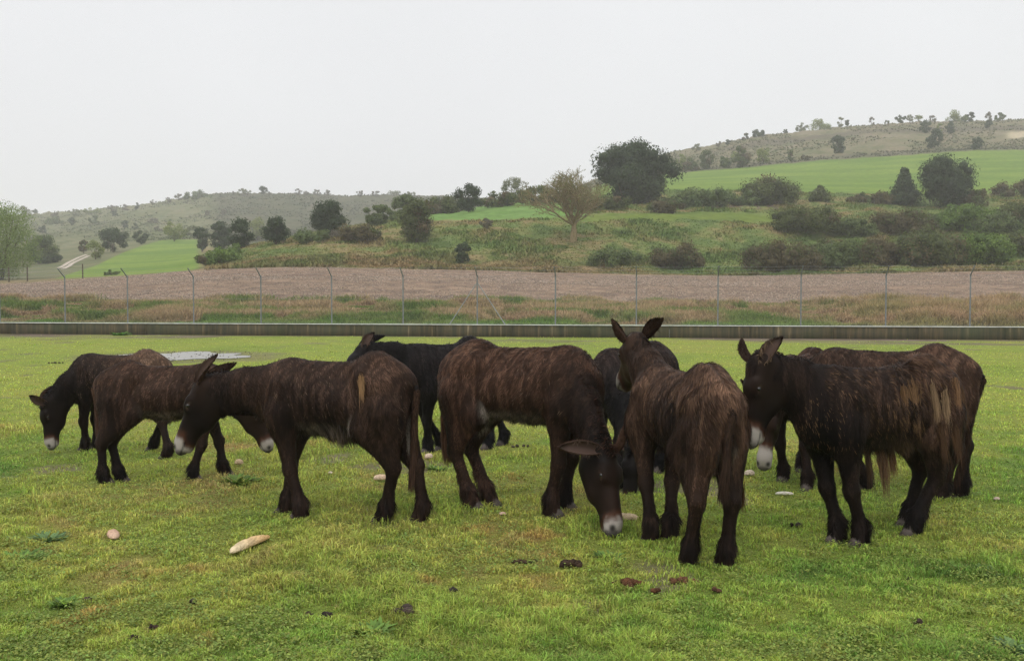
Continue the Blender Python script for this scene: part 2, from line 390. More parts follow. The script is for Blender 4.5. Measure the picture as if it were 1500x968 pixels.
# verge and bank vegetation ------------------------------------------------
def verge():
    r = np.random.default_rng(14); n = 330000
    px = r.uniform(-60, 1560, n); t = r.random(n)
    U = (px-CX)/F; w = 40.15/(1+.141*U)+.35
    Y = lerp(w, 56.5+1.5*r.random(n), t**1.3); X = U*Y
    c = fbm(X*.5, Y*.35, 15, 3); k = sstep(.38, .55, c); right = sstep(1150, 1300, px)
    hg = (.10+.38*k+.45*right*sstep(.5, .65, fbm(X*.7, Y*.5, 16, 3)))*(.5+.8*r.random(n))
    hg = np.minimum(hg, .55+.3*right); hg = hg*(.4+.6*sstep(0, 2.5, Y-w))
    v = fbm(X*.4+11, Y*.8, 17, 4)
    col = ramp(v, [(.30, (.085, .13, .03)), (.42, (.14, .165, .05)), (.50, (.23, .18, .09)), (.68, (.29, .205, .12)), (.8, (.16, .10, .06))])
    gnear = (1-sstep(.4, 1.6, Y-w))[:, None]; col = col+(np.array([.11, .20, .035])-col)*gnear*.8
    col = col+(np.array([.30, .19, .105])-col)*(right*.5)[:, None]
    col = col*(.8+1.05*r.random((n, 1)))
    o = blades(np.stack([X, Y, H(X, Y)], 1), hg, np.full(n, .035), col, .55, 18, 'rough_grass', M_DRY)
    tag(o, 'rough dry and green grass strip between the low wall and the ploughed field', 'rough grass', kind='stuff')
def bank():
    r = np.random.default_rng(24); n = 230000
    px = r.uniform(250, 1570, n); Y = 100.8+r.random(n)**1.1*88; X = (px-CX)/F*Y
    k = (px > 300+ (Y-100)*.3) & ~((Y > 139.5) & (px > 600) & (px < 850)) & ~((Y > 138) & (Y < 147) & (px > 840) & (px < 1160))
    X, Y, px = X[k], Y[k], px[k]; n = len(X)
    col, _ = terrain_zones(X, Y)
    c = fbm(X*.25, Y*.2, 25, 3)
    hg = (.10+.30*sstep(.45, .65, c))*(.5+r.random(n)); 
    wet = sstep(.5, .6, fbm(X*.1+5, Y*.1, 26, 3))
    col = col*(.8+1.1*r.random((n, 1)))
    col = col+(np.array([.09, .17, .04])-col)*(wet*.4)[:, None]
    o = blades(np.stack([X, Y, H(X, Y)-.02], 1), hg, .10+.10*r.random(n), col, .8, 27, 'bank_vegetation', M_DRY)
    tag(o, 'rough grass and weeds covering the stepped bank behind the ploughed field', 'rough grass', kind='stuff')
def hillscrub():
    r = np.random.default_rng(34); n = 60000
    px = r.uniform(-60, 1560, n); Y = np.exp(r.uniform(math.log(300), math.log(610), n)); X = (px-CX)/F*Y
    k = (fbm(X*.05, Y*.03, 35, 3) > .42) & ~((px > 860) & (Y < 304)) & ~((Y > 350) & (Y < 382) & (px > 1455))
    X, Y = X[k], Y[k]; n = len(X)
    col, _ = terrain_zones(X, Y)
    s = r.uniform(.12, .42, n)*(.7+Y/800)
    P = np.stack([X, Y, H(X, Y)+s*.15], 1)
    V = OCT[None]*s[:, None, None]*r.uniform(.5, 1.3, (n, 6, 1))+P[:, None]
    T = (np.arange(n)*6)[:, None, None]+OT[None]
    c = col*r.uniform(.6, 1.05, (n, 1))*np.array([.9, 1., .85])
    o = mesh('scrub', V.reshape(-1, 3), tris=T.reshape(-1, 3), col=np.repeat(c, 6, 0), mat=M_LEAF)
    tag(o, 'sparse low scrub and tussocks dotting the distant hillsides', 'scrub', kind='stuff')
verge(); bank(); hillscrub()

# track on the left ----------------------------------------------------
def strip(name, pts, width, colr):
    P = []
    pts = [np.array(hit(*p)) for p in pts]
    pts = [p for p in pts]
    S = []
    for a, b in zip(pts[:-1], pts[1:]):
        for t in np.linspace(0, 1, 12, endpoint=False): S.append(a+(b-a)*t)
    S.append(pts[-1]); S = np.array(S)
    d = unit(np.gradient(S, axis=0)); nn = np.stack([-d[:, 1], d[:, 0]], 1)
    L = S+nn*width/2; R = S-nn*width/2
    V = []
    for q in (L, R): V.append(np.stack([q[:, 0], q[:, 1], H(q[:, 0], q[:, 1])+.06], 1))
    V = np.stack(V, 1).reshape(-1, 3); i = np.arange(len(S)-1)*2
    Q = np.stack([i, i+1, i+3, i+2], 1)
    tag(mesh(name, V, quads=Q, mat=mat_flat('pale_track', colr, .95, .1)), kind='structure')
strip('track', [(86, 393), (100, 385), (114, 378), (127, 373)], .8, (.42, .36, .30))
strip('track', [(93, 394), (106, 386), (119, 380), (130, 375)], .8, (.42, .36, .30))

# ------------------------------------------------------------------ tubes
def tube_mesh(segs, sides=5):
    """segs: list of (p0,p1,r0,r1)"""
    V = []; Q = []; k = 0
    for p0, p1, r0, r1 in segs:
        p0 = np.asarray(p0, float); p1 = np.asarray(p1, float)
        d = unit(p1-p0); a = np.cross(d, [0, 0, 1] if abs(d[2]) < .9 else [1, 0, 0]); a = unit(a); b = np.cross(d, a)
        an = np.arange(sides)*2*np.pi/sides
        ring = np.cos(an)[:, None]*a+np.sin(an)[:, None]*b
        V.append(p0+ring*r0); V.append(p1+ring*r1)
        i = np.arange(sides); j = (i+1) % sides
        Q.append(np.stack([k+i, k+j, k+sides+j, k+sides+i], 1)); Q.append
        k += 2*sides
    return np.concatenate(V), np.concatenate(Q)

# ------------------------------------------------------------------ trees
def crown_leaves(r, W, Ht, z0, nleaf, leaf, palette, nlobe, fill=.55, shape='round', core=True):
    a = np.arange(nlobe)*2.4+r.uniform(0, .8, nlobe); 
    if shape == 'cone':
        t = np.linspace(0, .93, nlobe)**1.15; rad = (1-t)*W*.33*r.random(nlobe)**.5; cz = z0+Ht*(.08+.84*t); lr = W*(.05+.17*(1-t))
    elif shape == 'low':
        t = r.random(nlobe); rad = W*.40*np.sqrt(r.random(nlobe)); cz = z0+Ht*(.12+.62*t*np.sqrt(np.clip(1-(rad/(W*.5))**2, .1, 1))); lr = np.minimum(W, Ht*1.3)*r.uniform(.14, .22, nlobe)
    else:
        t = r.random(nlobe); e = np.sqrt(np.clip(1-(2*t-1)**2, 0.12, 1)); rad = W*.36*e*np.sqrt(r.random(nlobe)); cz = z0+Ht*(.13+.74*t); lr = np.minimum(W, Ht)*r.uniform(.12, .19, nlobe)
    cx = np.cos(a)*rad; cy = np.sin(a)*rad
    li = r.integers(0, nlobe, nleaf)
    d = unit(r.normal(size=(nleaf, 3))); q = (.50+.72*r.random(nleaf)**.7)*(.68+.64*n3(d*1.3+li[:, None]*3.7, 1.6, 3)) if core else (fill+(1-fill)*r.random(nleaf)**.6)*(1+.07*r.normal(size=nleaf))
    P = np.stack([cx[li], cy[li], cz[li]], 1)+d*(lr[li]*q)[:, None]*np.array([1, 1, .85])
    P[:, 2] = np.maximum(P[:, 2], z0*.6+.02)
    nrm = unit(d+r.normal(0, .42, (nleaf, 3))); t1 = unit(np.cross(nrm, r.normal(size=(nleaf, 3)))); t2 = np.cross(nrm, t1)
    s = leaf*r.uniform(.55, 1.3, nleaf)[:, None]
    V = np.stack([P-t1*s, P+t2*s*.6, P+t1*s, P-t2*s*.6], 1).reshape(-1, 3)
    Q = (np.arange(nleaf)*4)[:, None]+np.arange(4)
    lobe_t = r.random(nlobe)
    c0, c1 = np.array(palette[0]), np.array(palette[1])
    c = c0+(c1-c0)*np.clip(lobe_t[li]*.6+r.random(nleaf)*.5, 0, 1)[:, None]
    c = c*(.75+.5*r.random((nleaf, 1)))
    if len(palette) > 2:
        m = (lobe_t[li] > .8); c[m] = np.array(palette[2])*(.7+.6*r.random((m.sum(), 1)))
    C4 = np.repeat(c, 4, 0)
    if core:
        t_ = np.linspace(0, np.pi, 7); p_ = np.linspace(0, 2*np.pi, 10)[:-1]
        S_ = np.array([[math.sin(x)*math.cos(y), math.sin(x)*math.sin(y), math.cos(x)] for x in t_ for y in p_]); q_ = np.array([[x*9+y, x*9+(y+1) % 9, (x+1)*9+(y+1) % 9, (x+1)*9+y] for x in range(6) for y in range(9)])
        for k in range(nlobe):
            v = S_*(lr[k]*.50)*r.uniform(.88, 1.08, (len(S_), 1))*np.array([1, 1, .85])+np.array([cx[k], cy[k], cz[k]]); v[:, 2] = np.maximum(v[:, 2], z0*.6)
            Q = np.concatenate([Q, q_+len(V)]); V = np.concatenate([V, v]); C4 = np.concatenate([C4, (c0*.8+(c1-c0)*lobe_t[k]*.5)*r.uniform(.6, 1.0, (len(v), 1))])
    return V, Q, C4, np.stack([cx, cy, cz], 1)
PAL = {
 'oak': [(.020, .038, .016), (.052, .080, .030)],
 'olive': [(.050, .070, .018), (.11, .135, .035), (.12, .09, .045)],
 'brown': [(.070, .060, .024), (.13, .105, .045), (.075, .10, .025)],
 'bright': [(.070, .13, .022), (.16, .24, .045)],
 'yellow': [(.12, .16, .035), (.22, .25, .06)],
 'spring': [(.12, .18, .045), (.24, .31, .10)],
 'pale': [(.13, .15, .075), (.21, .22, .12)],
 'grey': [(.11, .10, .07), (.16, .14, .10)],
 'green': [(.06, .095, .028), (.13, .17, .055)]}
tcount = 0
def tree(name, px, ytop, ybase, w, kind, label, cat, shape='round', Y=None, group=None, sink=.15, dens=1., trunk=.12, leaf=None):
    global tcount
    tcount += 1; r = np.random.default_rng(1000+tcount)
    if Y is None: X, Y = hit(px, ybase)
    else: X = (px-CX)/F*Y
    s = Y/F; W = w*s*(1.25 if shape == 'low' else 1.12 if kind not in ('pale', 'grey', 'yellow') else 1.25); Hh = max((ybase-ytop)*s, .4)
    z = float(H(X, Y))
    ztop = at(px, ytop, Y)[2]; Hh = max(ztop-z, W*.35)
    o = empty(name, (X, Y, z-.05*Hh), r.uniform(0, 6.28))
    tag(o, label, cat, group)
    z0 = Hh*trunk*.4 if shape != 'low' else 0.0
    area = w*(ybase-ytop)
    nl = int(np.clip(area*2.3*dens, 400, 22000))
    lf = leaf or np.clip(math.sqrt(W*Hh/nl)*(2.1 if kind not in ('pale', 'grey', 'yellow', 'spring') else 1.35), .06, .6)
    V, Q, c, lobes = crown_leaves(r, W, Hh*1.05-z0, z0, nl, lf, PAL[kind], int(np.clip(14+area/110, 14, 80)), shape=shape, fill=.45, core=kind not in ('pale', 'grey', 'yellow', 'spring') and w > 34)
    mesh('crown', V, quads=Q, col=c, mat=M_LEAF, parent=o)
    segs = []
    tr = max(.02*Hh, .04)
    top = np.array([0, 0, z0+Hh*.3])
    segs.append((np.array([0, 0, -.1]), np.array([.02*W, 0, z0+.02]), tr*1.5, tr*1.1)); segs.append((np.array([.02*W, 0, z0]), top, tr*1.1, tr*.8))
    for k in range(min(len(lobes), 9)):
        b = np.array([.02*W*(1-k/9), 0, z0*.6+Hh*.25*(k/9)]); mid = lerp(b, lobes[k], .5)+r.normal(0, .03*W, 3)
        segs.append((b, mid, tr*.55, tr*.35)); segs.append((mid, lobes[k], tr*.35, tr*.1))
    V, Q = tube_mesh(segs, 6)
    mesh('trunk' if cat == 'tree' else 'stems', V, quads=Q, mat=M_BARK, parent=o)
    return o

def bare_tree():
    r = np.random.default_rng(77)
    X, Y = hit(840, 357); s = Y/F
    z = float(H(X, Y)); Hh = at(840, 242, Y)[2]-z
    o = empty('budding_tree', (X, Y, z-.1)); tag(o, 'half-bare spreading tree with pale branches and sparse brown spring buds on the bank', 'tree')
    segs = []; tips = []
    def grow(p, d, L, rad, lv):
        q = p
        nseg = 3
        for i in range(nseg):
            d2 = unit(d+r.normal(0, .10, 3)+np.array([0, 0, .05])); q2 = q+d2*L/nseg
            segs.append((q, q2, rad*(1-.25*i/nseg), rad*(1-.25*(i+1)/nseg))); q = q2; d = d2
            if lv >= 1 and i < nseg-1 and lv < 5:
                sd = unit(d+r.normal(0, .75, 3)); grow(q, sd, L*.55, rad*.45, lv+2)
        if lv >= 5: tips.append((p, q)); return
        nb = 3 if lv < 3 else 2
        for k in range(nb):
            a = r.uniform(0, 6.28); sp = .45+.25*r.random()
            pr = unit(np.cross(d, [math.cos(a), math.sin(a), .3]))
            dd = unit(d*math.cos(sp)+pr*math.sin(sp)+np.array([0, 0, .06])); grow(q, dd, L*r.uniform(.66, .84), rad*.62, lv+1)
    base = np.array([0, 0, 0.])
    segs.append((base, base+[0.05, 0, Hh*.2], .34, .24))
    p0 = base+np.array([.05, 0, Hh*.2])
    for k in range(7):
        a = k*.9+r.random(); tilt = [.15, .45, .6, .95, .5, .8, .35][k]
        grow(p0+np.array([0, 0, .06*Hh*(k/4)]), unit(np.array([math.cos(a)*math.sin(tilt), math.sin(a)*math.sin(tilt), math.cos(tilt)])), Hh*.24, .12, 1)
    grow(p0, np.array([.03, 0, 1.]), Hh*.25, .2, 0)
    V, Q = tube_mesh(segs, 4); 
    zz = V[:, 2].max(); V *= np.array([1, 1, Hh/zz]); wx = np.percentile(np.abs(V[:, 0]), 96); V[:, :2] *= (118*s*.5)/wx
    mesh('trunk', V, quads=Q, mat=M_PALEBARK, parent=o)
    T = np.array([t[1] for t in tips])*np.array([(118*s*.5)/wx, (118*s*.5)/wx, Hh/zz]); T0 = np.array([t[0] for t in tips])*np.array([(118*s*.5)/wx, (118*s*.5)/wx, Hh/zz])
    n = 17000; i = r.integers(0, len(T), n); P = T0[i]+(T[i]-T0[i])*r.random((n, 1))+r.normal(0, .10, (n, 3))
    nr = unit(r.normal(size=(n, 3))); t1 = unit(np.cross(nr, r.normal(size=(n, 3)))); t2 = np.cross(nr, t1); sz = r.uniform(.03, .085, (n, 1))
    V = np.stack([P-t1*sz, P+t2*sz*.6, P+t1*sz, P-t2*sz*.6], 1).reshape(-1, 3); Q = (np.arange(n)*4)[:, None]+np.arange(4)
    c = np.where(r.random((n, 1)) < sstep(.3, .8, P[:, 2:]/Hh)*.9, np.array([.17, .18, .055]), np.array([.17, .115, .05]))*(.6+.8*r.random((n, 1)))
    mesh('buds', V, quads=Q, col=np.repeat(c, 4, 0), mat=M_LEAF, parent=o)
bare_tree()
tree('broad_tree', 930, 201, 306, 142, 'oak', 'large dense dark green tree standing highest on the near slope', 'tree', trunk=.05, dens=1.6, Y=168)
T = [
 ('bush', 1127, 251, 298, 80, 'olive', 'wide dark olive bush on the lower edge of the bright green field', 'bush', 'low'),
 ('conifer', 1324, 240, 300, 54, 'oak', 'pointed dark green conifer left of the big bushy tree on the right slope', 'tree', 'cone'),
 ('bushy_tree', 1386, 226, 306, 88, 'oak', 'big rounded dark tree in front of the green field at the right', 'tree', 'round'),
 ('bush', 1424, 262, 306, 34, 'brown', 'reddish brown bush leaning on the right side of the big rounded tree', 'bush', 'low'),
 ('bush', 1180, 290, 342, 88, 'olive', 'broad olive bush on the terrace edge, middle right', 'bush', 'low'),
 ('young_conifer', 1201, 270, 296, 40, 'olive', 'small spiky evergreen just above the broad terrace bush', 'tree', 'cone'),
 ('bush', 1252, 310, 346, 52, 'green', 'small green bush between the two broad terrace bushes', 'bush', 'low'),
 ('bush', 1322, 298, 342, 80, 'brown', 'brownish twiggy bush below the pointed conifer', 'bush', 'low'),
 ('bush', 1142, 342, 398, 104, 'brown', 'widest brownish thicket along the foot of the bank', 'bush', 'low'),
 ('bush', 1228, 335, 392, 60, 'green', 'green and yellow bush right of the widest foot thicket', 'bush', 'low'),
 ('bush', 1284, 340, 390, 64, 'brown', 'dull bush between green bushes at the foot of the bank', 'bush', 'low'),
 ('bush', 1360, 322, 390, 88, 'olive', 'tall olive thicket at the foot of the bank, right', 'bush', 'low'),
 ('bush', 1436, 327, 388, 72, 'bright', 'bright green bush nearest the right end of the bank foot', 'bush', 'low'),
 ('bush', 1416, 292, 336, 86, 'bright', 'bright green bush below the big rounded tree', 'bush', 'low'),
 ('bush', 1490, 285, 334, 62, 'olive', 'olive bush at the right edge of the photo, mid slope', 'bush', 'low'),
 ('bush', 1486, 260, 288, 56, 'brown', 'brown hedge bush at the right edge below the green field', 'bush', 'low'),
 ('bush', 992, 348, 390, 66, 'brown', 'dark low thicket alone at the bank foot under the large dark tree', 'bush', 'low'),
 ('bush', 1030, 273, 303, 84, 'green', 'low green hedge bush right beside the large dark tree', 'bush', 'low'),
 ('bush', 975, 290, 312, 50, 'brown', 'low brown scrub under the right side of the large dark tree', 'bush', 'low'),
 ('bush', 1258, 279, 298, 34, 'brown', 'tiny brown bush on the lower field margin right of centre', 'bush', 'low'),
 ('bush', 1465, 300, 345, 50, 'green', 'green bush between the bright bushes and the right edge', 'bush', 'low'),
 ('bush', 611, 290, 352, 58, 'olive', 'dark upright bush on the left shoulder of the near slope', 'bush', 'round'),
 ('round_tree', 480, 291, 348, 64, 'oak', 'round dark green tree at the left end of the near slope', 'tree', 'round'),
 ('bush', 528, 322, 354, 52, 'brown', 'brown twiggy bush right of the round dark tree', 'bush', 'low'),
 ('bush', 556, 300, 332, 62, 'green', 'fresh green bush between the round tree and the upright bush', 'bush', 'round'),
 ('bush', 594, 284, 322, 54, 'green', 'green bush behind the dark upright bush', 'bush', 'round'),
 ('bush', 645, 281, 314, 58, 'olive', 'hedge bush left of the small round oak on the skyline', 'bush', 'low'),
 ('round_tree', 686, 268, 312, 46, 'oak', 'small round dark tree on the skyline of the near slope', 'tree', 'round'),
 ('pale_tree', 755, 258, 298, 42, 'pale', 'pale greyish round tree on the skyline above the hedge', 'tree', 'round'),
 ('bush', 736, 283, 304, 62, 'olive', 'low hedge bush beneath the pale round tree', 'bush', 'low'),
 ('bush', 792, 276, 299, 66, 'olive', 'low hedge bush on the skyline left of the half-bare tree', 'bush', 'low'),
 ('bush', 678, 352, 380, 28, 'oak', 'little dark green bush alone in the middle of the bank', 'bush', 'round'),
 ('bush', 713, 318, 339, 22, 'grey', 'small grey twiggy bush on the edge of the terrace field', 'bush', 'round'),
 ('bush', 324, 358, 388, 58, 'bright', 'bright green bush on the left tip of the bank', 'bush', 'low'),
 ('bush', 306, 366, 391, 34, 'brown', 'dark brown bush at the very left toe of the bank', 'bush', 'low'),
 ('bush', 346, 356, 376, 22, 'bright', 'small vivid green bush on top of the left tip of the bank', 'bush', 'round'),
 ('bush', 455, 330, 356, 56, 'green', 'olive scrub left of the round dark tree', 'bush', 'low'),
 ('bush', 500, 335, 352, 40, 'grey', 'greyish low scrub under the round dark tree', 'bush', 'low'),
 ('cypress', 296, 330, 369, 26, 'oak', 'leftmost dark tree of the row beyond the left green field', 'tree', 'round'),
 ('dark_tree', 323, 322, 369, 36, 'oak', 'second dark tree of the row beyond the left green field', 'tree', 'round'),
 ('dark_tree', 353, 318, 367, 40, 'oak', 'third and widest dark tree of the row beyond the left green field', 'tree', 'round'),
 ('yellow_tree', 377, 316, 352, 34, 'yellow', 'yellow-green tree between the dark trees beyond the left field', 'tree', 'round'),
 ('dark_tree', 404, 316, 359, 42, 'oak', 'rightmost dark tree of the row beyond the left green field', 'tree', 'round'),
 ('bush', 255, 322, 354, 38, 'yellow', 'yellow-green bush at the top edge of the left green field', 'bush', 'round'),
 ('bush', 285, 328, 350, 34, 'pale', 'pale bush between the yellow-green bush and the dark row', 'bush', 'round'),
 ('round_tree', 207, 335, 358, 25, 'oak', 'small dark round tree above the left green field', 'tree', 'round'),
 ('round_tree', 166, 332, 370, 44, 'oak', 'larger dark round tree at the left corner of the green field', 'tree', 'round'),
 ('bush', 140, 350, 380, 28, 'yellow', 'yellow-green bush beside the farm track', 'bush', 'round'),
 ('bush', 123, 350, 371, 16, 'brown', 'dark narrow bush behind the end of the farm track', 'bush', 'round'),
 ('bush', 64, 344, 386, 52, 'green', 'hazy green bush right of the tall tree at the left edge', 'bush', 'round'),
 ('bush', 68, 368, 386, 40, 'oak', 'low dark thicket under the hazy bush on the left', 'bush', 'low'),
 ('bush', 1090, 276, 300, 40, 'green', 'low hedge bush just left of the wide dark olive bush', 'bush', 'low'),
 ('bush', 1215, 345, 372, 56, 'olive', 'low olive scrub behind the green and yellow foot bush', 'bush', 'low'),
 ('bush', 1400, 335, 372, 60, 'green', 'green scrub between the tall olive thicket and the bright green bush', 'bush', 'low'),
 ('bush', 1350, 300, 330, 60, 'green', 'green scrub under the big rounded tree', 'bush', 'low'),
 ('bush', 1478, 330, 372, 50, 'olive', 'olive scrub at the right edge near the bank foot', 'bush', 'low'),
 ('bush', 1296, 276, 300, 40, 'brown', 'brown scrub at the left foot of the pointed conifer', 'bush', 'low'),
 ('bush', 900, 355, 388, 70, 'green', 'low green thicket at the bank foot below the half-bare tree', 'bush', 'low'),
 ('bush', 890, 285, 308, 60, 'olive', 'scrub under the left side of the large dark tree', 'bush', 'low'),
 ('bush', 165, 395, 403, 22, 'green', 'small dark bush at the lower edge of the left green field', 'bush', 'low'),
]
for t in T: tree(t[0], t[1], t[2], t[3], t[4], t[5], t[6], t[7], shape=t[8])
tree('tall_tree', 6, 289, 402, 112, 'spring', 'tall leafy pale green tree cut by the left edge of the photo', 'tree', Y=118, trunk=.02, dens=3.5)
tree('tall_tree', -40, 300, 405, 80, 'green', 'tall leafy tree just outside the left edge', 'tree', Y=125, trunk=.06) if False else None
ORD = ['first', 'second', 'third', 'fourth', 'fifth', 'sixth', 'seventh', 'eighth', 'ninth', 'tenth', 'eleventh', 'twelfth', 'thirteenth', 'fourteenth', 'fifteenth', 'sixteenth', 'seventeenth', 'eighteenth', 'nineteenth', 'twentieth', 'twenty-first', 'twenty-second', 'twenty-third', 'twenty-fourth']
CN = {'oak': 'dark', 'grey': 'greyish', 'pale': 'pale', 'yellow': 'yellow-green', 'green': 'dull green', 'brown': 'brownish', 'olive': 'olive'}
def ridge(lst, where, grp):
    for i, (px, yt, yb, w, kd) in enumerate(sorted(lst)):
        sz = 'tiny' if w < 11 else 'small' if w < 22 else 'larger'
        tree('ridge_tree', px, yt, yb, w, kd, f'{sz} {CN[kd]} tree {where}, {ORD[i]} from the left', 'tree', shape='low' if (i % 3 == 1 and w > 13) else 'round', group=grp, trunk=.02, dens=1.4)
ridge([(385, 271, 286, 15, 'oak'), (356, 278, 288, 28, 'pale'), (290, 278, 292, 36, 'green'), (437, 276, 286, 11, 'grey'), (448, 279, 286, 8, 'grey'), (463, 277, 286, 13, 'grey'), (480, 278, 286, 12, 'grey'),
       (528, 279, 287, 14, 'grey'), (550, 279, 287, 18, 'grey'), (577, 277, 288, 18, 'pale'), (600, 280, 290, 22, 'pale'), (262, 283, 294, 13, 'grey'), (247, 288, 297, 9, 'grey'), (224, 292, 300, 10, 'grey'), (200, 296, 304, 9, 'oak')],
      'on the far left skyline ridge', 'trees along the far left ridge')
ridge([(184, 299, 307, 14, 'grey'), (165, 300, 310, 20, 'grey'), (135, 303, 316, 26, 'yellow'), (110, 306, 319, 22, 'pale'), (82, 311, 321, 22, 'grey'), (52, 306, 315, 9, 'oak'), (36, 300, 316, 18, 'grey')],
      'on the low end of the far left skyline', 'trees along the low end of the far ridge')
ridge([(105, 318, 329, 12, 'oak'), (80, 314, 328, 24, 'green'), (168, 308, 318, 10, 'oak'), (184, 322, 334, 12, 'oak'), (198, 327, 336, 9, 'oak'), (225, 315, 327, 15, 'grey'), (63, 330, 342, 18, 'oak'), (138, 314, 326, 20, 'green'), (303, 308, 318, 10, 'grey'), (328, 306, 315, 12, 'grey'), (232, 330, 340, 12, 'grey')],
      'on the hazy far hillside', 'bushes scattered on the far left hillside')
ridge([(1112, 189, 205, 26, 'oak'), (1092, 195, 207, 15, 'olive'), (1066, 204, 214, 10, 'oak'), (1053, 206, 216, 9, 'grey'), (1020, 210, 222, 16, 'pale'), (1202, 169, 190, 31, 'yellow'), (1174, 179, 192, 20, 'pale'), (1231, 171, 187, 12, 'pale'), (1241, 174, 186, 8, 'oak'),
       (1277, 170, 184, 8, 'grey'), (1319, 168, 181, 16, 'oak'), (1333, 168, 180, 12, 'pale'), (1346, 167, 180, 11, 'yellow'), (1365, 168, 180, 12, 'grey'), (1399, 155, 180, 24, 'yellow'), (1413, 166, 180, 12, 'green'), (1422, 163, 180, 12, 'oak'), (1449, 163, 180, 11, 'grey'), (1464, 165, 178, 20, 'green'), (1151, 189, 197, 10, 'oak'), (1300, 176, 184, 12, 'brown')],
      'on the skyline of the right hill', 'trees along the right skyline')
ridge([(1355, 175, 195, 17, 'oak'), (1392, 176, 195, 16, 'oak'), (1447, 174, 188, 13, 'oak'), (1228, 198, 227, 28, 'oak'), (1368, 188, 215, 29, 'oak'), (1431, 198, 221, 21, 'oak'), (1158, 219, 238, 12, 'olive'), (1180, 226, 237, 16, 'brown'), (1087, 212, 246, 30, 'olive'), (1078, 213, 232, 16, 'yellow'),
       (1118, 215, 241, 24, 'yellow'), (1035, 218, 248, 26, 'olive'), (1012, 228, 250, 20, 'olive'), (1062, 228, 247, 22, 'green'), (998, 222, 250, 16, 'yellow'), (1376, 180, 196, 12, 'yellow'), (1250, 200, 206, 10, 'brown')],
      'below the crest of the right hill', 'trees and bushes on the right hillside')

# ------------------------------------------------------------------ wall
def boxv(x0, x1, y0, y1, z0, z1):
    V = np.array([[x, y, z] for x in (x0, x1) for y in (y0, y1) for z in (z0, z1)], float)
    Q = np.array([[0, 1, 3, 2], [4, 6, 7, 5], [0, 4, 5, 1], [2, 3, 7, 6], [0, 2, 6, 4], [1, 5, 7, 3]])
    return V, Q
def boxes(bl):
    V = []; Q = []; k = 0
    for b in bl:
        v, q = boxv(*b); V.append(v); Q.append(q+k); k += 8
    return np.concatenate(V), np.concatenate(Q)
WROT = math.atan(-.141)
def build_wall():
    m = bpy.data.materials.new('stained_concrete'); m.use_nodes = True; nt = m.node_tree; N = nt.nodes; b = N['Principled BSDF']; L = nt.links
    tc = N.new('ShaderNodeTexCoord')
    mp = N.new('ShaderNodeMapping'); mp.inputs['Scale'].default_value = (3.4, 3.4, .22); L.new(tc.outputs['Object'], mp.inputs[0])
    n1 = N.new('ShaderNodeTexNoise'); n1.inputs['Scale'].default_value = 1.6; n1.inputs['Detail'].default_value = 7; n1.inputs['Roughness'].default_value = .65; L.new(mp.outputs[0], n1.inputs[0])
    r1 = N.new('ShaderNodeValToRGB'); e = r1.color_ramp.elements
    e[0].position = .30; e[0].color = (.018, .016, .011, 1); e[1].position = .76; e[1].color = (.33, .31, .25, 1)
    x = e.new(.46); x.color = (.045, .040, .020, 1); x = e.new(.58); x.color = (.085, .062, .028, 1); x = e.new(.66); x.color = (.19, .15, .085, 1)
    L.new(n1.outputs['Fac'], r1.inputs[0])
    n2 = N.new('ShaderNodeTexNoise'); n2.inputs['Scale'].default_value = .5; L.new(tc.outputs['Object'], n2.inputs[0])
    mx = N.new('ShaderNodeMix'); mx.data_type = 'RGBA'; mx.inputs['B'].default_value = (.035, .05, .018, 1)
    rr = N.new('ShaderNodeMapRange'); rr.inputs[1].default_value = .45; rr.inputs[2].default_value = .7; rr.inputs[4].default_value = .6; L.new(n2.outputs['Fac'], rr.inputs[0])
    L.new(rr.outputs[0], mx.inputs['Factor']); L.new(r1.outputs[0], mx.inputs['A']); L.new(mx.outputs['Result'], b.inputs['Base Color'])
    b.inputs['Roughness'].default_value = .85
    mc = mat_flat('coping_concrete_highlight', (.60, .62, .57), .8, .3, noise=.25, nscale=4)  # concrete coping, its bright edge highlight painted in as a pale colour
    o = empty('retaining_wall', (0, 40.15, 0), WROT)
    tag(o, 'long low stained concrete wall along the back of the pasture, carrying the fence', 'wall')
    r = np.random.default_rng(5); bl = []; cp = []
    for i in range(-14, 15):
        x0 = i*3.05+.003; x1 = (i+1)*3.05-.003; d = r.uniform(-.012, .012)
        bl.append((x0, x1, d, .30, -.2, .455))
        cp.append((x0-.006, x1+.006, -.02, .32, .457, .478+.004*r.random()))
    bl.append((-14*3.05, 15*3.05, .05, .28, -.2, .40)) if False else None; V, Q = boxes(bl); mesh('panels', V, quads=Q, mat=m, parent=o)
    V, Q = boxes(cp); mesh('coping', V, quads=Q, mat=mc, parent=o)
build_wall()

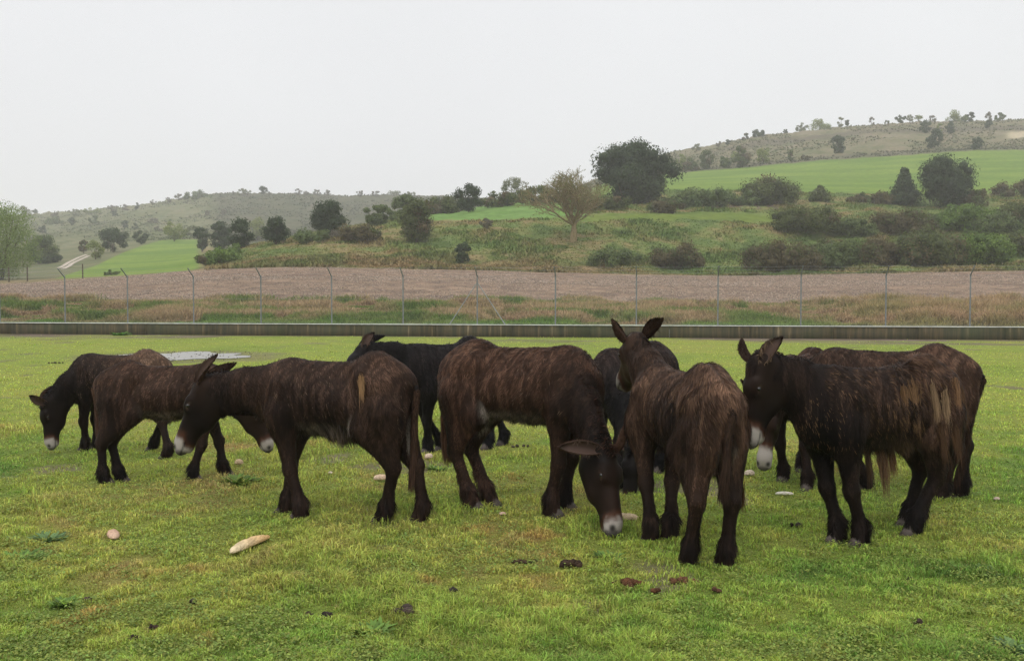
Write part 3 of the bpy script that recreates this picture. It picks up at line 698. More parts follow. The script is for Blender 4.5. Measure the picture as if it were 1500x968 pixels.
def build_fence():
    o = empty('wire_fence', (0, 40.15, .48), WROT)
    tag(o, 'tall chain-link fence with cranked steel posts and barbed wire standing on the low wall', 'fence')
    pxs = [-4, 92, 184, 281, 380, 484, 589, 698, 813, 932, 1052, 1174, 1299, 1423, 1552]
    c, s = math.cos(WROT), math.sin(WROT)
    xs = []
    for p in pxs:
        U = (p-CX)/F; Y = 40.15/(1+.141*U); xs.append(math.hypot(U*Y, Y-40.15)*(1 if U > 0 else -1))
    xs = [xs[0]-6.2, xs[0]-3.1]+xs+[xs[-1]+3.1, xs[-1]+6.2]
    yo = .17
    for i, x in enumerate(xs):
        V, Q = tube_mesh([((x, yo, -.3), (x, yo, 1.95), .027, .027), ((x, yo, 1.95), (x, yo, 1.97), .027, .003)], 10)
        p = mesh('post', V, quads=Q, mat=M_STEEL, parent=o)
        V, Q = tube_mesh([((x, yo, 1.90), (x, yo-.48, 2.24), .024, .022), ((x, yo-.48, 2.24), (x, yo-.50, 2.255), .034, .02)], 8)
        a = mesh('arm', V, quads=Q, mat=M_STEEL, parent=p)
        cap, q2 = tube_mesh([((x, yo-.255, 2.27), (x, yo-.285, 2.315), .034, .028), ((x, yo-.285, 2.315), (x, yo-.286, 2.316), .028, .001)], 8)
    i7 = pxs.index(698)+2
    for sx in (-1, 1):
        V, Q = tube_mesh([((xs[i7]+.03*sx, yo, 1.62), (xs[i7]+1.13*sx, yo, -.02), .019, .019)], 8)
        mesh('brace', V, quads=Q, mat=M_BRACE, parent=o)
    # chain link: straight wires woven on two slopes
    W0, W1 = xs[0], xs[-1]; h = 1.9; step = .075; segs = []
    for k in np.arange(W0-h, W1, step):
        for sgn in (1, -1):
            if sgn > 0: a = (k, .02); b = (k+h, .02+h)
            else: a = (k+h, .02); b = (k, .02+h)
            segs.append(((a[0], yo-.03, a[1]), (b[0], yo-.03, b[1]), .0016, .0016))
    V, Q = tube_mesh(segs, 3); mesh('wire_mesh', V, quads=Q, mat=M_WIRE, parent=o)
    for z, y in ((.04, -.03), (1.0, -.03), (1.9, -.03)):
        V, Q = tube_mesh([((W0, yo+y, z), (W1, yo+y, z), .0025, .0025)], 4); mesh('line_wire', V, quads=Q, mat=M_WIRE, parent=o)
    r = np.random.default_rng(6)
    for t in (.3, .62, .95):
        y = yo-.48*t; z = 1.93+.33*t; segs = []
        for a, b in zip(xs[:-1], xs[1:]):
            m = 6
            for j in range(m):
                u0, u1 = j/m, (j+1)/m; sag = lambda u: -.03*4*u*(1-u)
                segs.append(((lerp(a, b, u0), y, z+sag(u0)), (lerp(a, b, u1), y, z+sag(u1)), .0028, .0028))
            for u in np.arange(.03, 1, .06):
                zz = z-.03*4*u*(1-u); X = lerp(a, b, u); segs.append(((X-.012, y-.015, zz-.02), (X+.012, y+.015, zz+.02), .002, .002))
        V, Q = tube_mesh(segs, 3); mesh('barbed_wire', V, quads=Q, mat=M_WIRE, parent=o)
build_fence()
def far_fence():
    o = empty('field_fence', (0, 0, 0)); 
    pts = [(-30, 418), (14, 414), (41, 412), (122, 408)]
    W = []
    for p in pts:
        X = (p[0]-CX)/F*106; Y = 106.; W.append((X, Y, float(H(X, Y))))
    o.location = W[1]
    tag(o, 'small wire fence with weathered posts beyond the left end of the ploughed field', 'fence')
    b = np.array(W[1])
    for w in W:
        w = np.array(w)-b
        V, Q = tube_mesh([(w-[0, 0, .2], w+[0, 0, 1.5], .07, .06), (w+[0, 0, 1.5], w+[0, 0, 1.52], .06, .01)], 6); mesh('post', V, quads=Q, mat=M_BARK, parent=o)
    for z in (.5, .95, 1.4):
        V, Q = tube_mesh([(np.array(W[i])-b+[0, 0, z], np.array(W[i+1])-b+[0, 0, z], .008, .008) for i in range(3)], 4); mesh('line_wire', V, quads=Q, mat=M_WIRE, parent=o)
far_fence()

# ------------------------------------------------------------------ donkeys
class Field:
    def __init__(s, lo, hi, h):
        s.h = h; s.lo = np.array(lo); n = np.ceil((np.array(hi)-s.lo)/h).astype(int)+1; s.n = n
        s.S = np.full(n, 1.0, np.float32)
        s.ax = [s.lo[k]+h*np.arange(n[k]) for k in range(3)]
        s.prims = []
    def sub(s, lo, hi):
        a = np.clip(np.floor((lo-s.lo)/s.h).astype(int), 0, s.n-1); b = np.clip(np.ceil((hi-s.lo)/s.h).astype(int)+1, 1, s.n)
        sl = tuple(slice(a[k], b[k]) for k in range(3))
        P = np.stack(np.meshgrid(*[s.ax[k][sl[k]] for k in range(3)], indexing='ij'), -1)
        return sl, P
    def add(s, fn, lo, hi, k, reg):
        m = k+.03
        sl, P = s.sub(np.array(lo)-m, np.array(hi)+m)
        d = fn(P).astype(np.float32); o = s.S[sl]
        hh = np.maximum(k-np.abs(o-d), 0)/k
        s.S[sl] = np.minimum(o, d)-hh*hh*k*.25
        s.prims.append((fn, reg))
    def cone(s, a, b, ra, rb, k=.03, reg=0, lat=None, sc=1.):
        a = np.asarray(a, float); b = np.asarray(b, float); L = max(np.linalg.norm(b-a), 1e-5); d = (b-a)/L
        if lat is not None: lat = unit(lat)
        def fn(P):
            q = P-a
            if lat is not None: q = q+((1/sc-1)*(q@lat))[..., None]*lat
            t = np.clip(q@d/L, 0, 1)
            return np.linalg.norm(q-t[..., None]*(b-a), axis=-1)-(ra+(rb-ra)*t*1.)
        R = max(ra, rb); s.add(fn, np.minimum(a, b)-R, np.maximum(a, b)+R, k, reg)
    def ell(s, c, r, k=.05, reg=0, tilt=0.):
        c = np.asarray(c, float); r = np.asarray(r, float); ct, st = math.cos(tilt), math.sin(tilt)
        def fn(P):
            q = P-c
            if tilt: q = np.stack([q[..., 0]*ct+q[..., 2]*st, q[..., 1], -q[..., 0]*st+q[..., 2]*ct], -1)
            k0 = np.linalg.norm(q/r, axis=-1); k1 = np.linalg.norm(q/(r*r), axis=-1)
            return k0*(k0-1)/np.maximum(k1, 1e-6)
        R = max(r[0], r[2]) if tilt else None
        e = np.array([R, r[1], R]) if tilt else r
        s.add(fn, c-e, c+e, k, reg)
    def mesh(s):
        S = s.S; ins = S < 0; n = S.shape
        c = [(i, j, k) for i in (0, 1) for j in (0, 1) for k in (0, 1)]
        sl = lambda o: tuple(slice(o[d], n[d]-1+o[d]) for d in range(3))
        cnt = sum(ins[sl(o)].astype(np.int8) for o in c)
        act = (cnt > 0) & (cnt < 8); idx = -np.ones(act.shape, np.int64); A = np.argwhere(act); idx[act] = np.arange(len(A))
        acc = np.zeros((len(A), 3)); w = np.zeros(len(A))
        for i1, o1 in enumerate(c):
            for o2 in c[i1+1:]:
                if sum(abs(o1[d]-o2[d]) for d in range(3)) != 1: continue
                v1 = S[tuple((A+o1).T)]; v2 = S[tuple((A+o2).T)]; m = (v1 < 0) != (v2 < 0)
                t = np.where(m, v1/np.where(v1 == v2, 1, v1-v2), 0)
                p = A+np.array(o1)+t[:, None]*(np.array(o2)-np.array(o1)); acc[m] += p[m]; w[m] += 1
        V = s.lo+acc/w[:, None]*s.h
        Q = []
        for d in range(3):
            e = [slice(None)]*3; f = [slice(None)]*3; e[d] = slice(0, -1); f[d] = slice(1, None)
            a = ins[tuple(e)]; b = ins[tuple(f)]; x = a != b
            E = np.argwhere(x); fl = a[x]
            d1, d2 = (d+1) % 3, (d+2) % 3
            ok = (E[:, d1] > 0) & (E[:, d2] > 0) & (E[:, d1] < n[d1]-1) & (E[:, d2] < n[d2]-1); E = E[ok]; fl = fl[ok]
            u1 = np.zeros(3, int); u1[d1] = 1; u2 = np.zeros(3, int); u2[d2] = 1
            q = np.stack([idx[tuple((E-u1-u2).T)], idx[tuple((E-u2).T)], idx[tuple(E.T)], idx[tuple((E-u1).T)]], 1)
            q[~fl] = q[~fl][:, ::-1]; Q.append(q)
        return V, np.concatenate(Q)
    def region(s, P, h=None):
        best = np.full(len(P), 9.); reg = np.zeros(len(P), int)
        for fn, r in s.prims:
            d = fn(P); m = d < best; best[m] = d[m]; reg[m] = r
        return reg

def smooth_mesh(V, Q, it=2):
    for _ in range(it):
        acc = np.zeros_like(V); w = np.zeros(len(V))
        for i in range(4):
            for j in (1, 3):
                np.add.at(acc, Q[:, i], V[Q[:, (i+j) % 4]]); np.add.at(w, Q[:, i], 1)
        V = V*.5+.5*acc/np.maximum(w, 1)[:, None]
    return V
def normals(V, Q):
    fn = np.cross(V[Q[:, 2]]-V[Q[:, 0]], V[Q[:, 3]]-V[Q[:, 1]]); N = np.zeros_like(V)
    for i in range(4): np.add.at(N, Q[:, i], fn)
    return unit(N)

def strands(r, P, N, D, L, W, c0, c1, lift, droop=.3):
    """P roots, N normals, D flow (unit), L lengths, W widths"""
    L = L[:, None]; W = W[:, None]
    T = unit(D-N*np.sum(D*N, 1, keepdims=True)+N*lift[:, None])
    side = unit(np.cross(T, N)+r.normal(0, .25, P.shape))
    mid = P+T*L*.5; T2 = unit(T+D*.5+np.array([0, 0, -droop])-N*.25*lift[:, None]); tip = mid+T2*L*.5
    V = np.stack([P-side*W*.5, P+side*W*.5, mid+side*W*.42, mid-side*W*.42, tip], 1).reshape(-1, 3)
    i = np.arange(len(P))*5
    Q = np.stack([i, i+1, i+2, i+3], 1); T_ = np.stack([i+3, i+2, i+4], 1)
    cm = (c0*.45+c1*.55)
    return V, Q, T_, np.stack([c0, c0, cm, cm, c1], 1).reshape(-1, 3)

WALLC = np.array
def make_donkey(i, label, Yo, hip, sho, hooves, hs, poll, muz, ears, pal, lx=1., tail=None, dors=None, ears_len=.27, rump=0., tufts=(), seed=0, belly=0., hair=1., sag=0., ly=1.):
    """hip/sho: ground points (world xy) under the hip and shoulder joints. hooves: FL,FR,HL,HR world xy. poll/muz/ears: world points."""
    r = np.random.default_rng(500+i)
    hip = np.array(hip); sho = np.array(sho)
    yaw = math.atan2(sho[1]-hip[1], sho[0]-hip[0]); org = lerp(hip, sho, .46/.82)
    cy, sy = math.cos(yaw), math.sin(yaw)
    def loc(p):
        p = np.asarray(p, float); q = p[:2]-org
        return np.array([q[0]*cy+q[1]*sy, -q[0]*sy+q[1]*cy, p[2] if len(p) > 2 else 0.])
    s = hs
    sx = lx*s
    root = empty('donkey', (org[0], org[1], 0), yaw); tag(root, label, 'donkey', 'donkeys standing in the pasture')
    def B(x, y, z): return np.array([x*sx, y*s, z*s])
    pl = loc(poll); mz = loc(muz)
    hd = unit(mz-pl); HL_ = .54*s
    lo_ = np.minimum(np.array([-.95*s-.1, -.45, -.02]), np.minimum(pl, mz)-.22); hi_ = np.maximum(np.array([.85*s, .45, 1.35*s]), np.maximum(pl, mz)+.22); lo_[2] = -.02
    f = Field(lo_, hi_, .0125)
    # widen the grid for turned necks
    # trunk
    f.ell(B(.12, 0, .893), [.43*sx, .225*ly*s, .255*s], .05, 0)
    f.ell(B(-.08, 0, .872-belly), [.42*sx, .235*ly*s, (.215)*s], .06, 0, .05)
    f.ell(B(-.43, 0, .965+rump*.5), [.265*sx, .190*ly*s, .225*s], .08, 0)
    f.ell(B(.40, 0, .90), [.22*sx, .17*s, .27*s], .08, 0)
    f.ell(B(.52, 0, .86), [.14*sx, .13*s, .19*s], .08, 0)
    f.cone(B(.34, 0, 1.085), B(-.08, 0, 1.04), .075*s, .085*s, .10, 0)
    f.cone(B(-.08, 0, 1.04), B(-.38, 0, 1.115+rump), .085*s, .08*s, .10, 0)
    f.cone(B(-.38, 0, 1.115+rump), B(-.62, 0, 1.00+rump*.6), .08*s, .07*s, .10, 0)
    for sd in (1, -1):
        f.ell(B(-.50, .092*ly*sd, .84), [.185*sx, .10*ly*s, .25*s], .06, 0, -.12)
        f.cone(B(.36, .10*sd, .98), B(.40, .14*sd, .74), .11*s, .105*s, .07, 0)
        f.cone(B(-.34, .13*sd, 1.06), B(-.44, .14*sd, 1.0), .06*s, .08*s, .08, 0)   # point of hip
    hv = [loc(np.append(h, 0)) for h in hooves]
    gz = [float(G(h[0], h[1])) for h in hooves]
    legs = []
    for k, h in enumerate(hv):
        sd = 1 if k in (0, 2) else -1
        hx, hy = h[0], h[1]; g = gz[k]
        if k < 2:
            el = B(.37, .125*sd, .66); 
            kn = lerp(el, np.array([hx, hy, 0]), .50); kn[2] = .375*s; kn[0] += .018*s
            ft = np.array([lerp(kn[0], hx, .85)-.012, lerp(kn[1], hy, .9), .125*s+g]); hf = np.array([hx+.005, hy, .045*s+g])
            f.cone(B(.38, .13*sd, .80), el, .115*s, .095*s, .05, 3); f.cone(el, kn, .084*s, .048*s, .04, 3)
            f.cone(kn+[.008, 0, 0], kn-[0, 0, .03], .049*s, .046*s, .03, 3); f.cone(kn, ft, .044*s, .039*s, .03, 3)
            f.cone(ft, hf, .048*s, .050*s, .03, 3)
        else:
            st = B(-.36, .135*sd, .70)
            hk = np.array([.5*(hx-.055*s)+.5*(-.60*sx), lerp(.12*s*sd, hy, .7), .40*s]); ft = np.array([hx-.02*s, hy, .13*s+g]); hf = np.array([hx+.012*s, hy, .045*s+g])
            f.cone(B(-.46, .115*ly*sd, .84), st, .135*s*ly, .110*s, .08, 3); f.cone(B(-.49, .112*ly*sd, .82), hk, .138*s*ly, .047*s, .06, 3); f.cone(st, lerp(st, hk, .8), .105*s, .053*s, .06, 3)
            f.cone(hk+[-.02, 0, .02], hk, .040*s, .048*s, .03, 3)
            f.cone(hk, ft, .045*s, .040*s, .03, 3); f.cone(ft, hf, .048*s, .050*s, .03, 3)
        legs.append((hf, g))
    # neck
    n0 = B(.40, 0, .98)
    nd = unit(pl-n0)
    dv = pl-n0
    if dors is not None:
        dl = np.array([dors[0]*cy+dors[1]*sy, -dors[0]*sy+dors[1]*cy, dors[2]])
    else: dl = dv if abs(np.dot(unit(dv), hd)) < .97 else np.array([0, 0, 1.])
    dl = unit(dl-hd*np.dot(dl, hd)); lat = unit(np.cross(dl, hd))
    nlat = unit(np.cross([0, 0, 1.], [nd[0], nd[1], 0])) if np.hypot(nd[0], nd[1]) > .2 else np.array([0, 1., 0])
    ndn = unit(np.cross(nd, nlat)); ndn = ndn*(1 if ndn[2] < 0 or np.dot(ndn, [-1, 0, 0]) > 0 else -1)
    if np.dot(ndn, [-.3, 0, -1]) < 0: ndn = -ndn
    bend = .02*s
    pe = pl-hd*.02*s-dl*.01*s
    mid = lerp(n0, pe, .5)+ndn*(sag-.01)*s
    f.cone(B(.30, 0, 1.045), mid-ndn*.055*s, .095*s, .07*s, .07, 1, nlat, .7); f.cone(mid-ndn*.055*s, pe, .07*s, .075*s, .05, 1, nlat, .8)
    f.cone(B(.40, 0, .95), mid+ndn*.02*s, .19*s, .135*s, .08, 1, nlat, .72); f.cone(mid+ndn*.02*s, pe+ndn*.03*s+hd*.03*s, .135*s, .10*s, .05, 1, nlat, .78)
    f.cone(B(.48, 0, .84), mid+ndn*.08*s, .15*s, .10*s, .08, 1, nlat, .7); f.cone(mid+ndn*.08*s, pl+hd*.13*s-dl*.11*s, .10*s, .08*s, .05, 1, nlat, .75)
    def hp(t, d, l=0.): return pl+hd*HL_*t+dl*d*s+lat*l*s
    f.cone(hp(.0, -.02), hp(.30, .0), .092*s, .088*s, .03, 2, lat, .98)
    f.cone(hp(.12, -.11), hp(.42, -.10), .118*s, .10*s, .04, 2, lat, .72)
    f.cone(hp(.28, -.02), hp(.86, -.018), .088*s, .062*s, .04, 2, lat, .82)
    f.cone(hp(.42, -.09), hp(.84, -.06), .078*s, .048*s, .04, 2, lat, .75)
    f.cone(hp(.82, -.026, .016), hp(.95, -.036, .020), .052*s, .043*s, .03, 2); f.cone(hp(.82, -.026, -.016), hp(.95, -.036, -.020), .052*s, .043*s, .03, 2)
    f.cone(hp(.80, -.082), hp(.895, -.088), .040*s, .034*s, .015, 2, lat, 1.2)
    for sd in (1, -1):
        f.cone(hp(.24, .042, .062*sd), hp(.36, .038, .066*sd), .030*s, .022*s, .03, 2)  # brow
    V, Q = f.mesh(); V = smooth_mesh(V, Q, 1)
    N = normals(V, Q)
    reg = f.region(V)
    eyes = [hp(.315, .026, .083*sd) for sd in (1, -1)]
    nost = [hp(.945, .010, .050*sd) for sd in (1, -1)]
    dark, brown, tan = [np.array(c) for c in (pal['dark'], pal['brown'], pal['tan'])]
    def colour(P, N, reg, forhair=False):
        n = len(P)
        a = n3(P*np.array([1, 1, .5]), 4.0/s, i*7+1); b = n3(P, 11., i*7+3)
        zz = P[:, 2]/s; xx = P[:, 0]/sx
        w = 1.15*pal['w']*np.clip(.25+1.3*(a-.5)*2*.5+.5*sstep(.75, 1.15, zz), 0, 1)
        w = w*np.where(reg == 0, 1, np.where(reg == 1, .55, np.where(reg == 3, 1.0, .62)))
        if 'rump' in pal: w = w+pal['rump']*sstep(-.05, -.40, xx)*(reg != 2)*sstep(.35, .8, zz)*np.clip(.4+a, 0, 1)
        if 'front' in pal: w = w*(1-pal['front']*sstep(-.05, .35, xx))
        w = w*(1-.45*sstep(.40, .1, zz)*(reg == 3))
        c = dark+(brown-dark)*np.clip(w, 0, 1)[:, None]
        c = c+(tan-c)*np.clip((w-.75)*pal.get('tanw', .6)+.25*pal.get('tanw', .6)*sstep(.55, .7, b)*(w > .35), 0, 1)[:, None]
        # pale belly and inner thigh
        bl = sstep(.35, .8, -N[:, 2])*sstep(.50, .62, zz)*(1-sstep(.70, .8, zz))*(reg == 0)*sstep(.35, .1, np.abs(xx+.12)-.15)
        fl = np.exp(-(((xx+.235+(zz-.7)*.25)/.022)**2+((zz-.71)/.07)**2))*(np.abs(P[:, 1]) > .1*s)
        inn = sstep(.25, .7, -N[:, 1]*np.sign(P[:, 1]))*sstep(.45, .6, zz)*(1-sstep(.78, .84, zz))*(xx < -.25)
        pw = np.clip((.34*bl+.6*inn)*pal.get('pale', 1.)+pal.get('flank', .5)*fl, 0, .9)
        c = c+(np.array([.19, .165, .14])-c)*pw[:, None]
        # head
        hdm = (reg == 2)
        q = P-pl; th = (q@hd)/HL_; dd = (q@dl)/s; ll = np.abs(q@lat)/s
        nz = (b-.5)*.16+(n3(P, 45., 7)-.5)*.08
        t0 = pal.get('mz', .76)+.10*sstep(-.03, -.10, dd)
        red = hdm*sstep(t0-.10, t0+.0, th+nz)
        c = c+(np.array([.085, .035, .018])-c)*(red*.7)[:, None]
        wh = hdm*sstep(t0-.02, t0+.07, th+nz)
        c = c+(np.array(pal.get('white', (.40, .36, .325)))-c)*wh[:, None]
        nose = hdm*np.maximum(sstep(pal.get('nose', .985)-.04, pal.get('nose', .985)+.03, th+nz*.8)*.85, .75*sstep(.015, -.04, dd)*sstep(.90, 1.0, th+nz)*(dd < 0))
        c = c+(np.array([.05, .042, .042])-c)*nose[:, None]
        for e in nost:
            k = np.exp(-(np.linalg.norm(P-e, axis=1)/(.024*s))**4); c = c*(1-.93*k[:, None])
        # mouth line
        ml = hdm*np.exp(-((dd+.062)/.006)**2)*sstep(.76, .82, th); c = c*(1-.85*ml[:, None])
        for e in eyes:
            k = np.linalg.norm(P-e-dl*(-.018)*s, axis=1)/s
            rg = np.exp(-((k-.026)/.008)**2)*pal.get('ring', .6)*.85*sstep(-.012, .006, ((P-e)@dl)/s+.008)*sstep(-.01,.02,(P-e)@hd*0+.01-((P-e)@dl)/s)*hdm; c = c+(np.array([.17, .12, .09])-c)*rg[:, None]
        return c
    col = colour(V, N, reg)*.55
    q3 = np.where((reg == 2)[:, None], 1/.55, 1); 
    col = np.where((reg == 2)[:, None], col*1.5, col)
    # --- fur
    fa = np.linalg.norm(np.cross(V[Q[:, 2]]-V[Q[:, 0]], V[Q[:, 3]]-V[Q[:, 1]]), axis=1)*.5
    fc = V[Q].mean(1); fr = reg[Q[:, 0]]
    wgt = fa*np.where(fr == 2, 1.5, 1.0)
    dens = pal.get('dens', 31000)*(7.8/Yo)**.6
    nst = int(dens*wgt.sum()); ff = r.choice(len(Q), nst, p=wgt/wgt.sum())
    uu = r.random((nst, 2)); q = Q[ff]
    P = (V[q[:, 0]]*(1-uu[:, :1])+V[q[:, 1]]*uu[:, :1])*(1-uu[:, 1:])+(V[q[:, 3]]*(1-uu[:, :1])+V[q[:, 2]]*uu[:, :1])*uu[:, 1:]
    NN = unit(N[q].mean(1)); R = fr[ff]; zz = P[:, 2]/s; xx = P[:, 0]/sx
    flow = np.zeros((nst, 3)); flow[:] = (-.45, 0, -1.)
    top = sstep(.5, .95, NN[:, 2]); flow[:, 1] += np.sign(P[:, 1])*top*.5; flow[:, 0] -= top*.3
    nk = R == 1; flow[nk] = -nd*.5+np.array([0, 0, -.8])+np.sign(P[nk, 1:2])*np.array([[0, .3, 0]])
    hm = R == 2; flow[hm] = hd*.9+np.array([0, 0, -.3])
    lg = R == 3; flow[lg] = (-.08, 0, -1)
    # clumped wet locks: bend flow with low-frequency noise
    c1 = n3(P*np.array([1, 1, .35]), 20/s, i+50)-.5; c2 = n3(P*np.array([1, 1, .35])+3.3, 20/s, i+60)-.5
    wv = np.where(hm, .25, 1.0)
    flow[:, 0] += c1*3.4*wv; flow[:, 1] += c2*1.8*wv
    flow = unit(flow+r.normal(0, .10, flow.shape))
    Ln = np.where(R == 0, .040, np.where(R == 1, .032, np.where(R == 2, .013, .021)))
    under = sstep(.2, .7, -NN[:, 2])*(R == 0)*sstep(.68, .58, zz)
    Ln = Ln+under*.06*pal.get('bellyhair', .6)
    Ln = np.where(lg & (zz < .2), .040, Ln)+np.where(lg & (zz < .26) & (NN[:, 0] < -.2), .025, 0)
    if 'shag' in pal: Ln = Ln*(1+pal['shag']*(R == 0)*sstep(.1, -.3, xx)*sstep(.55, .8, zz))
    Ln = np.where(lg, Ln+.022*sstep(.42, .68, zz), Ln)
    frg = pal.get('fringe', 0)*np.exp(-((xx+.10)/.14)**2)*sstep(.76, .66, zz)*(R == 0)*(.3+.9*r.random(nst)); Ln = Ln+.075*frg
    Ln = Ln*hair*(.55+.9*r.random(nst))*s
    Wd = np.where(R == 2, .0038, .0050)*(.6+.8*r.random(nst))*(Yo/7.8)**.5
    hc = colour(P, NN, R)
    # lock colour: dark roots, lighter tips, streaks
    st_ = n3(P*np.array([1, 1, .15]), 40/s, i+80)
    lowf = n3(P*np.array([1, 1, .4]), 9/s, i+90)
    br = (.68+.75*r.random((nst, 1))**2)*(.56+.92*sstep(.40, .62, st_))[:, None]*(.85+.28*sstep(.38, .62, lowf))[:, None]
    white = hc.mean(1) > .14
    br = np.where(white[:, None], .92+.16*r.random((nst, 1)), br)
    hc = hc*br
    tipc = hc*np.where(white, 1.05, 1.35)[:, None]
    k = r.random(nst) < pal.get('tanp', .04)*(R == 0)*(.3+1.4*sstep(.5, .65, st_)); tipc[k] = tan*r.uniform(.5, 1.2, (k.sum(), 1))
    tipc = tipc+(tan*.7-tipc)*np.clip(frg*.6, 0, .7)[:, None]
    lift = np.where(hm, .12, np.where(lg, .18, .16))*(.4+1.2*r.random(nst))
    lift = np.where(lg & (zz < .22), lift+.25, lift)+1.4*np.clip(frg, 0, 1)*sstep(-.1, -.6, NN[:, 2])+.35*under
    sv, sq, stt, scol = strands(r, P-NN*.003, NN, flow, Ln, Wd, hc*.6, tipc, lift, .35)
    lo = sv[:, 2] < .012; sv[lo, 2] = .012
    nV = len(V)
    allV = [V, sv]; allQ = [Q, sq+nV]; allT = [stt+nV]; allC = [col, scol]; tot = nV+len(sv)
    def addstr(Pp, Nn, Dd, Ll, Ww, cc0, cc1, lf, droop=.4, acc=None):
        nonlocal tot
        v, q_, t_, c_ = strands(r, Pp, Nn, Dd, Ll, Ww, cc0, cc1, lf, droop)
        allV.append(v); allQ.append(q_+tot); allT.append(t_+tot); allC.append(c_); tot += len(v)
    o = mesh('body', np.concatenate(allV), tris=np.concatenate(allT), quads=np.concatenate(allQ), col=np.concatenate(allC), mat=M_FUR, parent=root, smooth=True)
    # --- mane
    m = 2600; t = r.random(m); cr = np.array([B(.30, 0, 1.155), mid-ndn*.115*s, pe-ndn*.07*s, hp(.05, .075)])
    tt = t*3; a_ = np.minimum(tt.astype(int), 2); P = cr[a_]+(cr[a_+1]-cr[a_])*(tt-a_)[:, None]+r.normal(0, .012, (m, 3))-(-ndn)*.01
    sgn = np.where(r.random(m) < .5, 1, -1)[:, None]
    D = unit(-ndn*.5+nlat*sgn*.7+np.array([0, 0, -.35])-nd*.3+r.normal(0, .2, (m, 3))); Nn = unit(nlat*sgn+np.array([0, 0, .4])-ndn*.5)
    cc = (dark*.9)[None]*r.uniform(.5, 1.8, (m, 1))+np.array(pal.get('mane', (0, 0, 0)))*r.random((m, 1))
    v, q_, t_, c_ = strands(r, P, Nn, D, r.uniform(.03, .075, m)*s, np.full(m, .007), cc*.7, cc*1.5, np.full(m, .35), .7)
    mesh('mane', v, tris=t_, quads=q_, col=c_, mat=M_FUR, parent=root, smooth=True)
    # --- ears
    for k, sd in enumerate((1, -1)):
        eb = hp(-.005, .035, .062*sd)
        if ears[k] is not None:
            tp = loc(ears[k]); ed = unit(tp-eb)
            L = np.clip(np.linalg.norm(tp-eb), .18*s, ears_len*1.12*s)
        else:
            L = ears_len*s; ed = unit(-hd*.75+dl*.35+lat*sd*.75)
        op = unit(lat*sd*.75+dl*.55+hd*.2); op = unit(op-ed*np.dot(op, ed)); wv_ = np.cross(ed, op)
        nt_, na = 15, 13; T_ = np.linspace(0, 1, nt_); A_ = np.linspace(-1, 1, na)
        prof = .041*s*(.62+.9*np.sin(np.pi*T_**.85)**.9*.62)*np.sqrt(np.clip(1-T_**5, 0, 1)); prof[-1] = .002
        cup = lerp(1.9, 1.05, T_)
        Vo = []
        for lay in (0, 1):
            for a in range(nt_):
                ph = A_*cup[a]; rad = prof[a]/max(math.sin(min(cup[a], 1.57)), .5)*(1 if lay == 0 else .86)
                ce = eb+ed*L*T_[a]+op*prof[a]*.35-(ed*0)
                pt = ce[None]+np.sin(ph)[:, None]*wv_*rad-(np.cos(ph)-.35)[:, None]*op*rad+(dl*.02*s*math.sin(T_[a]*3))
                Vo.append(pt)
        Vo = np.concatenate(Vo); g_ = np.arange(nt_*na).reshape(nt_, na)
        qa = np.stack([g_[:-1, :-1], g_[:-1, 1:], g_[1:, 1:], g_[1:, :-1]], -1).reshape(-1, 4); M_ = nt_*na
        qb = qa[:, ::-1]+M_
        rim = np.concatenate([np.stack([g_[:-1, e], g_[1:, e], g_[1:, e]+M_, g_[:-1, e]+M_], 1) for e in (0, na-1)])
        ec = np.zeros((2*M_, 3)); ec[:M_] = dark*1.1+(brown-dark)*.35; ec[M_:] = np.array([.07, .045, .035])
        tdark = np.repeat(sstep(.75, .95, T_), na); ec[:M_] *= (1-.7*tdark)[:, None]; ec[M_:] *= (1-.6*tdark)[:, None]
        if pal.get('earpale'): ec[M_:] = ec[M_:]*1.6
        Qe = np.concatenate([qa, qb, rim])
        # short hair over the back of the ear and long wisps along the rim
        ne = 1700; gi = r.integers(0, (nt_-1), ne); gj = r.integers(0, na-1, ne); u1, u2 = r.random((ne, 1)), r.random((ne, 1))
        ii = gi*na+gj; Pe = (Vo[ii]*(1-u1)+Vo[ii+1]*u1)*(1-u2)+(Vo[ii+na]*(1-u1)+Vo[ii+na+1]*u1)*u2
        axis = eb+ed*((Pe-eb)@ed)[:, None]; Ne = unit(Pe-axis)
        ce_ = (dark+(brown-dark)*.5*pal['w'])*r.uniform(.5, 1.9, (ne, 1))
        v1, q1, t1_, k1 = strands(r, Pe, Ne, np.repeat(ed[None], ne, 0)+r.normal(0, .15, (ne, 3)), r.uniform(.010, .024, ne)*s, np.full(ne, .0045), ce_*.8, ce_*1.3, np.full(ne, .2), 0)
        nf = 40; tr_ = r.integers(0, int(nt_*.75), nf); ed_ = np.where(r.random(nf) < .5, 0, na-1); Pf = Vo[M_+tr_*na+ed_]
        toin = unit(op[None]*.6+ed[None]*.2+np.array([0, 0, -.5])+r.normal(0, .3, (nf, 3)))
        cf = np.array(pal.get('eartuft', (.10, .065, .045)))*r.uniform(.4, 1.3, (nf, 1))
        v2, q2, t2_, k2 = strands(r, Pf, np.repeat(op[None], nf, 0), toin, r.uniform(.02, .05, nf)*s*pal.get('eartl', 1.), np.full(nf, .004), cf*.6, cf, np.full(nf, .2), .6)
        b1 = 2*M_; b2 = b1+len(v1)
        mesh('ear', np.concatenate([Vo, v1, v2]), tris=np.concatenate([t1_+b1, t2_+b2]), quads=np.concatenate([Qe, q1+b1, q2+b2]), col=np.concatenate([ec, k1, k2]), mat=M_FUR, parent=root, smooth=True)
